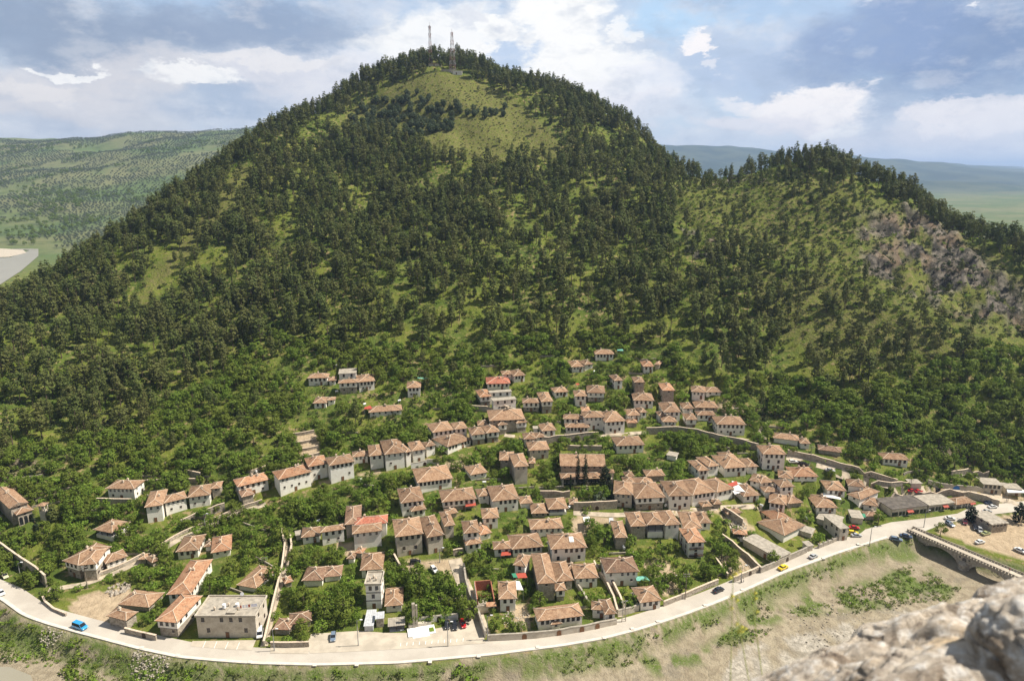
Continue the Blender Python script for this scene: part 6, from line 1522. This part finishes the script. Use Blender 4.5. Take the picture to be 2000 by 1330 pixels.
# ------------------------------------------------------------------ bridge
def bridge():
    A = Vector((*P0(1795, 1043), 0)); Bp = Vector((*P0(2003, 1133), 0.0)); d = (Bp - A); L0 = d.length; u = d.normalized(); rz = math.atan2(u.y, u.x)
    t = thing('stone_bridge', 'old stone arch bridge with pierced parapets crossing the dry river', 'bridge', (A.x, A.y, .05), rz)
    Wd = 4.6; y0 = -Wd / 2; span = 14.2; pier = 4.0; ab = 3.0; N = 6; top = .35; zb = -6.2
    outline = []; x = ab; holes = []
    # side face as vertical slices so that arches are real openings
    def under(x_):
        x_ = x_ - ab
        if x_ < 0: return zb
        k = int(x_ // (span + pier)); r_ = x_ - k * (span + pier)
        if k >= N or r_ > span: return zb
        c_ = (r_ - span / 2) / (span / 2); return -5.4 + 4.5 * math.sqrt(max(0, 1 - c_ * c_))
    Lt = ab * 2 + N * (span + pier); xs = np.arange(0, Lt + .01, .35); b = MB()
    for xa, xb in zip(xs, xs[1:]):
        ua, ub = under(xa), under(xb)
        if (ua == zb) != (ub == zb): ua = ub = zb if True else ua
        for yy, fl in ((y0, 1), (y0 + Wd, 0)):
            q = [(xa, yy, ua), (xb, yy, ub), (xb, yy, top), (xa, yy, top)]; b.quad(*(q if fl else q[::-1]))
        if ua > zb or ub > zb: b.quad((xa, y0, ua), (xa, y0 + Wd, ua), (xb, y0 + Wd, ub), (xb, y0, ub))
    b.obj('arch_wall', [MATS['rubble_stone']], t)
    b = MB(); b.box(-4, y0 - .15, top, Lt, y0 + Wd + .15, top + .18); b.obj('deck', [MATS['pavement_m']], t)
    for yy in (y0 - .05, y0 + Wd - .2):
        b = MB(); z = top + .18; b.box(-4, yy, z + .6, Lt, yy + .28, z + .8); k = 0
        while k * 1.1 - 3.9 < Lt - 1: b.box(k * 1.1 - 3.9, yy + .03, z, k * 1.1 - 3.9 + .82, yy + .25, z + .6); k += 1
        b.obj('parapet', [MATS['rubble_stone']], t)
    for k in range(N):
        xc = ab + span + pier / 2 + k * (span + pier)
        for sg in (-1, 1):
            b = MB(); ye = sg * (Wd / 2); pts = [(xc - pier / 2, ye), (xc + pier / 2, ye), (xc + pier * .28, ye + sg * 1.7), (xc, ye + sg * 2.3), (xc - pier * .28, ye + sg * 1.7)]
            if sg > 0: pts = pts[::-1]
            z1, n_ = -3.0, len(pts); b.v = [(x_, y_, zb) for x_, y_ in pts] + [(x_, y_, z1) for x_, y_ in pts] + [(xc, ye, z1 + 1.2)]
            for i in range(n_): j = (i + 1) % n_; b.f.append((i, j, n_ + j, n_ + i)); b.f.append((n_ + i, n_ + j, 2 * n_)); b.mi += [0, 0]
            b.obj('pier', [MATS['rubble_stone']], t)
            w = MB(); rr = .75
            for cx_, cz_, r2 in ((xc, -1.25, .8), (xc - 1.75, -.75, .42), (xc + 1.75, -.75, .42)):
                pts = [(cx_ + r2 * math.cos(2 * math.pi * i / 12), sg * (Wd / 2 + .02), cz_ - .1 + r2 * 1.15 * math.sin(2 * math.pi * i / 12)) for i in range(12)]
                w.quad(*(pts if sg < 0 else pts[::-1]))
            w.obj('flood_opening', [MATS['concrete_dark']], t)
bridge()
# ------------------------------------------------------------------ people
def skinm(name, top, bot):
    def f(q, bs, out):
        z = q.a('ShaderNodeSeparateXYZ', {0: objco(q)}).outputs[2]
        c = q.mix(q.m('GREATER_THAN', z, .92), bot, top); c = q.mix(q.m('GREATER_THAN', z, 1.43), c, (.55, .36, .26)); c = q.mix(q.m('LESS_THAN', z, .08), c, (.03, .03, .03)); setc(q, bs, c)
    return mat(name, f)
skinm('clothes_a', (.55, .50, .45), (.05, .06, .10)); skinm('clothes_b', (.06, .06, .07), (.16, .13, .10)); skinm('clothes_c', (.42, .09, .08), (.05, .05, .06)); skinm('clothes_d', (.10, .18, .35), (.25, .22, .18))
def person(px, py, rz, m, label, z=None, group=None):
    p = G3(px, py) if not isinstance(px, Vector) else px
    V_ = [(0,0,.95),(0,0,1.15),(0,0,1.38),(0,0,1.5),(.02,0,1.64),(.0,.1,.9),(.14,.11,.5),(-.04,.12,.09),(.1,.12,.05),(.0,-.1,.9),(-.02,-.11,.5),(-.22,-.12,.11),(-.08,-.12,.05),(0,.2,1.38),(-.08,.26,1.1),(.06,.25,.86),(.09,.25,.77),(0,-.2,1.38),(.08,-.26,1.1),(.18,-.25,.87),(.22,-.25,.78)]
    E_ = [(0,1),(1,2),(2,3),(3,4),(0,5),(5,6),(6,7),(7,8),(0,9),(9,10),(10,11),(11,12),(2,13),(13,14),(14,15),(15,16),(2,17),(17,18),(18,19),(19,20)]
    RR = [.14,.14,.15,.06,.105,.09,.065,.045,.045,.09,.065,.045,.045,.06,.045,.035,.04,.06,.045,.035,.04]
    me = bpy.data.meshes.new('body'); me.from_pydata(V_, E_, []); me.materials.append(MATS[m])
    t = thing('person', label, 'person', p, rz, group); o = obj('body', me, t); sk = o.modifiers.new('skin', 'SKIN'); sb = o.modifiers.new('smooth', 'SUBSURF'); sb.levels = 1; sb.render_levels = 1
    for i, r_ in enumerate(RR): me.skin_vertices[0].data[i].radius = (r_, r_)
    me.skin_vertices[0].data[0].use_root = True
    rg = np.random.default_rng(3); b = MB(); b.bar((.0, 0, 1.66), (-.01, 0, 1.78), .115, n_=8, w2=.06); b.obj('hair', [MATS['wood_dark']], t); return t
person(1448, 1139, -.5, 'clothes_b', 'person in dark clothes, left of a pair walking along the rubble yard wall')
person(1452, 1137, -.5, 'clothes_a', 'person in a pale top walking beside another one at the rubble yard wall')
person(1781, 1036, 1.0, 'clothes_b', 'person in black standing at the start of the bridge')
person(1965, 981, 2.6, 'clothes_d', 'person in a blue top walking on the main road near the right edge')
person(1968, 981, 2.6, 'clothes_b', 'person in dark clothes next to the one in blue near the right edge')
_A = Vector((*P0(1795, 1043), 0)); _B = Vector((*P0(2003, 1133), 0)); _u = (_B - _A).normalized()
person(_A + _u * (_B - _A).length * .86 + Vector((0, 0, .6)), 0, 1.2, 'clothes_c', 'person in a red top crossing the far part of the bridge')
# ------------------------------------------------------------------ awnings, tarps, tanks and dishes: each its own thing
def sheet(pts, m, label, cat, name, h, th=.06, posts=True):
    P = [G3(*p) for p in pts]; zt = max(p.z for p in P) + h; c_ = sum(P, Vector()) / len(P)
    t = thing(name, label, cat, (c_.x, c_.y, min(p.z for p in P)), 0); z0 = zt - t.location.z
    b = MB(); k = len(P); up = [(p.x - c_.x, p.y - c_.y, z0 + (.25 if i >= k // 2 else 0)) for i, p in enumerate(P)]
    b.quad(*up); b.quad(*[(x, y, z - th) for x, y, z in up][::-1])
    for i in range(k): a, c2_ = up[i], up[(i + 1) % k]; b.quad((a[0], a[1], a[2] - th), (c2_[0], c2_[1], c2_[2] - th), c2_, a)
    b.obj('canopy', [MATS[m]], t)
    if posts:
        for x, y, z in up: b = MB(); b.box(x - .06, y - .06, -1.5, x + .06, y + .06, z - th); b.obj('post', [MATS['metal_grey']], t)
for a in [([(1008,1173),(1022,1171),(1015,1150),(1004,1152)],'awning_white','pale lean-to canopy at the right side of the white house by the ruin','canopy','canopy',3),
 ([(1012,1147),(1030,1145),(1026,1134),(1007,1136)],'awning_red','red roof sheet between the ruin house and the stone mansion','canopy','canopy',3.2),
 ([(1003,1146),(1011,1145),(1007,1136),(999,1137)],'awning_green','small green roof sheet beside the red one','canopy','canopy',3.4),
 ([(1243,1150),(1268,1150),(1260,1140),(1240,1141)],'teal_tarp','teal tarp on the low roof above the roadside house','tarp','tarp',3.0),
 ([(1658,1012+8),(1690,1020),(1688,1013),(1660,1012)],'awning_green','green awning of the small shop at the junction','awning','awning',2.3),
 ([(1432,970),(1460,978),(1450,962),(1428,952)],'awning_white','large white translucent tent roof in the eastern cluster','canopy','canopy',3.2),
 ([(1424,966),(1440,964),(1437,957),(1420,959)],'awning_red','red awning beside the white tent roof','awning','awning',3.4),
 ([(1434,978),(1452,974),(1447,968),(1430,971)],'awning_white','small white awning below the tent roof','awning','awning',2.8),
 ([(1140,1032),(1156,1030),(1150,1020),(1138,1022)],'awning_white','white shed sheet left of the stone store','canopy','canopy',2.6),
 ([(1189,1040),(1198,1040),(1197,1022),(1189,1022)],'sheet_metal','long narrow sheet roof along the stone store','canopy','canopy',2.4),
 ([(464,956),(480,955),(478,948),(468,948)],'teal_tarp','small green tarp over the balcony of the small white house','tarp','tarp',2.4),
 ([(817,753),(838,753),(838,748),(815,748)],'teal_tarp','pale green tarp behind the small upper white house','tarp','tarp',2.8),
 ([(712,810),(728,810),(724,804),(712,804)],'awning_red','left red awning of the low upper cottage','awning','awning',2.2),
 ([(754,811),(768,811),(766,806),(753,806)],'awning_red','right red awning of the low upper cottage','awning','awning',2.2),
 ([(640,1048),(658,1046),(657,1042),(641,1043)],'awning_red','red awning on the long low white cottage','awning','awning',2.2),
 ([(729,1052),(745,1051),(743,1043),(730,1044)],'awning_white','white parasol sheet in front of the bright red roof house','canopy','canopy',3.2),
 ([(978,1096),(998,1094),(997,1086),(980,1087)],'awning_red','dark red awning under the white house left of the patched roof','awning','awning',2.0),
 ([(909,1000),(930,997),(929,991),(910,993)],'awning_red','brick red awning beside the arched-window white house','awning','awning',2.2),
 ([(1125,763),(1132,763),(1130,758),(1124,758)],'awning_red','little red awning in the upper village','awning','awning',2.6),
 ([(1606,986),(1642,988),(1640,981),(1606,979)],'awning_white','white courtyard canopy below the two-window-group house','canopy','canopy',2.2),
 ([(1205,697),(1217,697),(1216,691),(1206,691)],'teal_tarp','pale teal tarp beside the topmost house','tarp','tarp',2.6),
 ([(1966,974),(1999,976),(1997,968),(1964,966)],'awning_white','pale striped awning of the roadside cafe','awning','awning',2.6)]: sheet(*a)
def patch_on_roof(label, key, m, fx, fy, sz, name='roof_patch'):
    root, res = HR[key]; ux, uy, wd, d, ze, hf, A = res[-1]; pitch = .40; mb = MB(); uyv = Vector((uy.x, uy.y, 0)); uxv = Vector((ux.x, ux.y, 0))
    x0, y0 = wd * fx, d * fy; 
    def pt(x, y): p = A + uxv * x + uyv * y; return (p.x, p.y, ze + min(x + .62, y + .62, wd - x + .62, d - y + .62) * pitch + .32)
    n_ = 4
    for i in range(n_):
        for j in range(n_): 
            xa, xb, ya, yb = x0 + sz[0] * i / n_, x0 + sz[0] * (i + 1) / n_, y0 + sz[1] * j / n_, y0 + sz[1] * (j + 1) / n_
            mb.quad(pt(xa, ya), pt(xb, ya), pt(xb, yb), pt(xa, yb))
    o = mb.obj(name, [MATS[m]]); tag(o, label, 'sheet')
patch_on_roof('white plastic sheet weighed down on the patched roof', "white house with white sheet patched on its roof, above the crossing alley", 'awning_white', .55, .18, (1.7, 2.4))
def tank(px, py, label, h):
    p = G3(px, py); t = thing('water_tank', label, 'water tank', p, random.Random(px).uniform(0, 3)); b = MB(); b.bar((-.8, 0, h + .5), (.8, 0, h + .5), .45, n_=12); b.obj('tank_body', [MATS['tank_white']], t)
    b = MB()
    for x in (-.6, .6):
        for y in (-.3, .3): b.box(x - .05, y - .05, -.5, x + .05, y + .05, h + .3)
    b.obj('stand', [MATS['metal_grey']], t)
for px, py, lb in [(318,958,'white water tank behind the long stepped house'),(500,925,'white water tank above the small green-tarp house'),(622,1023,'white water tank in the sunlit garden above the long cottage'),(704,941,'white water tank at the top of the green garden'),(946,947,'white water tank below the small hipped cottage'),(1340,992,'white water tank on the central lane wall'),(1486,992,'white water tank in the eastern cluster yard'),(1300,992,'white water tank at the corner of the ribbon-window house'),
   (780,787,'white water tank on the path of the upper meadow'),(712,794,'white water tank beside the low upper cottage'),(657,717,'white water tank above the isolated flat block'),(658,769,'white water tank below the isolated group'),(1574,1017,'white water tank near the flat concrete roofs'),(1112,1007-12,'white water tank near the church wall'),(1218,1075,'white water tank below the stone store'),(1160,730,'small white tank on the upper terraces')]: tank(px, py, lb, 1.0)
# laundry and tanks on the roof terrace of the flat block
def terrace():
    root, res = HR["big cracked two-storey block with flat terrace roof standing on the river road"]; ux, uy, wd, d, ze, hf, A = res[0]; ang = math.atan2(ux.y, ux.x)
    t = thing('clothes_line', 'washing line with white sheets on the terrace of the flat block', 'washing line', (A.x + ux.x * wd * .68 + uy.x * d * .3, A.y + ux.y * wd * .68 + uy.y * d * .3, ze + .2), ang + .2)
    for x in (-.2, 6.2): b = MB(); b.box(x, -.05, 0, x + .1, .05, 1.9); b.obj('post', [MATS['metal_grey']], t)
    b = MB(); b.bar((-.2, 0, 1.8), (6.3, 0, 1.8), .02); b.obj('line', [MATS['metal_grey']], t)
    for i, (x, w, m_) in enumerate([(.2, .5, 'awning_red'), (1.0, .6, 'laundry'), (1.9, .7, 'laundry'), (2.8, .6, 'awning_red'), (3.7, 1.9, 'laundry')]): b = MB(); b.box(x, -.03, .7, x + w, .02, 1.8); b.obj('cloth', [MATS[m_]], t)
    for fx, fy, lb in ((.40, .38, 'left white water tank on the terrace of the flat block'), (.62, .42, 'right white water tank on the terrace of the flat block')):
        tt = thing('water_tank', lb, 'water tank', (A.x + ux.x * wd * fx + uy.x * d * fy, A.y + ux.y * wd * fx + uy.y * d * fy, ze + .2), ang)
        b = MB(); b.bar((0, 0, .35), (0, 0, 1.7), .6, n_=14); b.obj('tank_body', [MATS['tank_white']], tt); b = MB(); b.box(-.6, -.6, 0, .6, .6, .35); b.obj('stand', [MATS['concrete']], tt)
    tt = thing('roof_hatch', 'grey concrete stair hatch in the middle of the flat block terrace', 'hatch', (A.x + ux.x * wd * .5 + uy.x * d * .1, A.y + ux.y * wd * .5 + uy.y * d * .1, ze + .19), ang)
    b = MB(); b.box(0, 0, 0, wd * .14, d * .6, .5); b.obj('hatch_box', [MATS['concrete']], tt); b = MB(); b.box(-.1, -.1, .5, wd * .14 + .1, d * .6 + .1, .6); b.obj('hatch_lid', [MATS['concrete']], tt)
    tt = thing('satellite_dish', 'white satellite dish at the back edge of the flat block terrace', 'satellite dish', (A.x + ux.x * wd * .6 + uy.x * d * .95, A.y + ux.y * wd * .6 + uy.y * d * .95, ze + .3), 0)
    b = MB(); b.bar((0, 0, 0), (0, 0, 1.4), .05); b.obj('post', [MATS['metal_grey']], tt); b = MB(); b.bar((0, -.1, 1.5), (0, -.25, 1.55), .25, n_=12, w2=.65); b.obj('dish', [MATS['tank_white']], tt)
terrace()
# heaps of rubble and rocks
def heap(px, py, rad, n_, label, m='rubble_stone', size=.35, river=False):
    p = G3(px, py); rg = np.random.default_rng(px); b = MB()
    for _ in range(n_):
        a = rg.uniform(0, 6.28); q = rad * math.sqrt(rg.uniform()); x, y = p.x + math.cos(a) * q, p.y + math.sin(a) * q * 1.0; z = GZ(x, y); s = size * rg.uniform(.4, 1.3); k = len(b.v)
        if river and float(bank_sd(np.array([x]), np.array([y]))[0]) > -.6: continue
        pts = [Vector((rg.normal(), rg.normal(), rg.normal())).normalized() * s for _ in range(8)]
        hull = bmesh.new(); [hull.verts.new(v) for v in pts]; bmesh.ops.convex_hull(hull, input=hull.verts[:]); hull.verts.index_update()
        vm = {}; 
        for v in hull.verts: vm[v] = len(b.v); b.v.append((x + v.co.x - p.x, y + v.co.y - p.y, z + v.co.z * .8 + s * .3 - p.z))
        for f_ in hull.faces: b.f.append(tuple(vm[v] for v in f_.verts)); b.mi.append(0)
        hull.free()
    o = b.obj('rubble_heap', [MATS[m]], None, p); tag(o, label, 'rubble', kind='stuff')
heap(109, 1226, 5, 260, 'loose pale stones on the bank below the left road', 'concrete', .35, True)
heap(300, 1280, 7, 420, 'bank of broken stones below the road left of the flat block', 'concrete', .4, True)
heap(1008, 1208, 5, 200, 'rubble in the walled yard beside the white house', 'plaster_beige', .3)
heap(1430, 1108, 7, 160, 'white rubble scattered in the walled yard left of the taxi', 'plaster_beige', .3)
heap(1500-60, 1030-5, 4, 200, 'fallen masonry on the terrace beside the long low roof', 'plaster_beige', .5)
heap(810, 1112, 3, 90, 'small pile of pale stones on the dirt courtyard', 'concrete', .25)
heap(232, 1150, 4, 60, 'broken walls in the earth excavation', 'rubble_stone', .8)
heap(1700, 1240, 26, 500, 'grey gravel and stones on the river bed', 'rubble_stone', .35, True)
# lamp piers along the embankment: little dark drains in the photograph
for i, (x, y) in enumerate([(277,1269),(347,1284),(488,1297),(545,1300),(615,1303),(697,1303),(840,1298),(935,1286),(1050,1268),(1180,1250),(1235,1232),(1285,1218),(1377,1186),(1450,1156),(1608,1095),(1676,1067)]):
    p = G3(x, y - 3); t = thing('drain_pier', 'small square stone pier on the river side of the road wall', 'pier', (p.x, p.y, -.6), 0, 'stone piers along the river road wall'); b = MB(); b.box(-.5, -.5, -1.5, .5, .5, .95); b.obj('pier_block', [MATS['rubble_stone']], t); b = MB(); b.box(-.6, -.6, .95, .6, .6, 1.1); b.obj('pier_cap', [MATS['kerb_m']], t)
# ------------------------------------------------------------------ castle parapet stones in the foreground, close to the camera
def f_lime(q, bs, out):
    p = objco(q); a = q.noise(p, 7.0, 9, .68); b = q.noise(p, 26, 8, .72); d = q.noise(p, 5, 4)
    c = q.mix(q.ss(a, .36, .58), (.27, .21, .155), (.66, .57, .46)); c = q.mix(q.ss(b, .48, .62, 0, .85), c, (.80, .77, .72)); c = q.mix(q.ss(d, .52, .62, 0, .55), c, (.62, .42, .20)); c = q.mix(q.ss(b, .44, .32, 0, .9), c, (.09, .07, .06)); c = q.mix(q.ss(a, .62, .70, 0, .8), c, (.12, .10, .09))
    setc(q, bs, c); bs.inputs['Roughness'].default_value = .9; bump(q, bs, q.m('ADD', a, b), .02, .9)
mat('lime_rock', f_lime)
def castle():
    t = thing('castle_parapet', 'blurred weathered stone parapet of the castle in the lower right foreground', 'stone wall', (.9, 1.2, CAMZ - 1.2), 0)
    from mathutils import noise as mn
    S = [(1600,1400,1.55,125,68,3),(1690,1362,1.60,115,70,5),(1830,1325,1.66,140,88,7),(1965,1292,1.75,100,90,11),(2010,1232,1.85,90,66,13),(1930,1420,1.45,220,90,17),(2080,1330,1.5,115,115,19),(1750,1420,1.5,150,75,23),(1925,1262,1.8,55,38,29)]
    for px, py, dist, rx, ry, sd in S:
        r_ = Vector(ray(px, py)).normalized() * dist; bm = bmesh.new(); bmesh.ops.create_icosphere(bm, subdivisions=6, radius=1)
        a, c_ = rx * dist / F, ry * dist / F; b_ = (a + c_) * .5
        for v in bm.verts:
            n_ = v.co.normalized(); q = Vector([math.copysign(abs(k) ** .8, k) for k in n_]) * .93
            s = 1 + .14 * mn.noise(n_ * 1.2 + Vector((sd, 0, 0))) + .09 * mn.noise(n_ * 3.1 + Vector((sd, 3, 0)))
            cr_ = abs(mn.noise(Vector((n_.x * 2.2, n_.y * 2.2, n_.z * 6)) + Vector((0, sd, 0)))); s -= .12 * max(0, .10 - cr_) / .10
            s += .035 * mn.fractal(n_ * 9 + Vector((sd, 1, 0)), 1, 2, 5)
            v.co = Vector((q.x * a, q.y * b_, q.z * c_)) * s
        me = bpy.data.meshes.new('stone'); bm.to_mesh(me); bm.free(); me.materials.append(MATS['lime_rock']); me.polygons.foreach_set('use_smooth', [True] * len(me.polygons))
        o = obj('stone', me, t); o.location = Vector((0, 0, CAMZ)) + r_ - t.location; o.rotation_euler = (0, R(-18 if sd not in (17,) else -12), .15)
castle()
def f_stalk(q, bs, out): setc(q, bs, (.30, .32, .10))
mat('stalk', f_stalk)
def f_petal(q, bs, out): setc(q, bs, (.80, .72, .12))
mat('petal', f_petal)
def weed(px0, py0, px1, py1, dist, label, heads):
    a = Vector((0, 0, CAMZ)) + Vector(ray(px0, py0)).normalized() * dist; b_ = Vector((0, 0, CAMZ)) + Vector(ray(px1, py1)).normalized() * dist
    t = thing('wildflower', label, 'wildflower', a, 0); m = MB(); v = b_ - a; m.bar((0, 0, 0), v, .0013, n_=5, w2=.0008); m.obj('stem', [MATS['stalk']], t)
    m = MB(); rg = random.Random(px0)
    for k in range(heads):
        c_ = v * rg.uniform(.75, 1.0) + Vector((rg.uniform(-.012, .012), rg.uniform(-.01, .01), rg.uniform(-.006, .006)))
        for j in range(4): an = j * 1.57; d = Vector((math.cos(an), 0, math.sin(an))) * .0045; e = Vector((-math.sin(an), .5, math.cos(an))) * .0022; m.quad(c_, c_ + d - e, c_ + d * 1.5, c_ + d + e)
    m.obj('petals', [MATS['petal']], t)
weed(1425, 1400, 1432, 1110, 1.7, 'out of focus wildflower stalk with small yellow heads, tallest, over the road', 7)
weed(1475, 1400, 1437, 1185, 1.7, 'out of focus wildflower stalk with yellow head over the sandy river bed', 6)
weed(1500, 1400, 1465, 1150, 1.8, 'thin blurred grass stalk right of the yellow flower stalks', 3)
# ------------------------------------------------------------------ air
def haze():
    X0, X1, Y0, Y1, Z0, Z1 = -26000, 26000, -400, 41000, -12, 470
    b = MB(); b.box(X0, Y0, Z0, X1, Y1, Z1); m = bpy.data.materials.new('air'); m.use_nodes = True; m.node_tree.nodes.clear(); q = NT(m.node_tree)
    v = q.a('ShaderNodeVolumePrincipled', {'Density': .000075, 'Color': (.50, .68, 1.0, 1), 'Anisotropy': .2}); q.a('ShaderNodeOutputMaterial').inputs[1]; o_ = [n_ for n_ in m.node_tree.nodes if n_.type == 'OUTPUT_MATERIAL'][0]; q.l.new(v.outputs[0], o_.inputs['Volume'])
    o = b.obj('haze', [m]); tag(o, 'thin blue haze filling the valley air', None, kind='stuff')
haze()
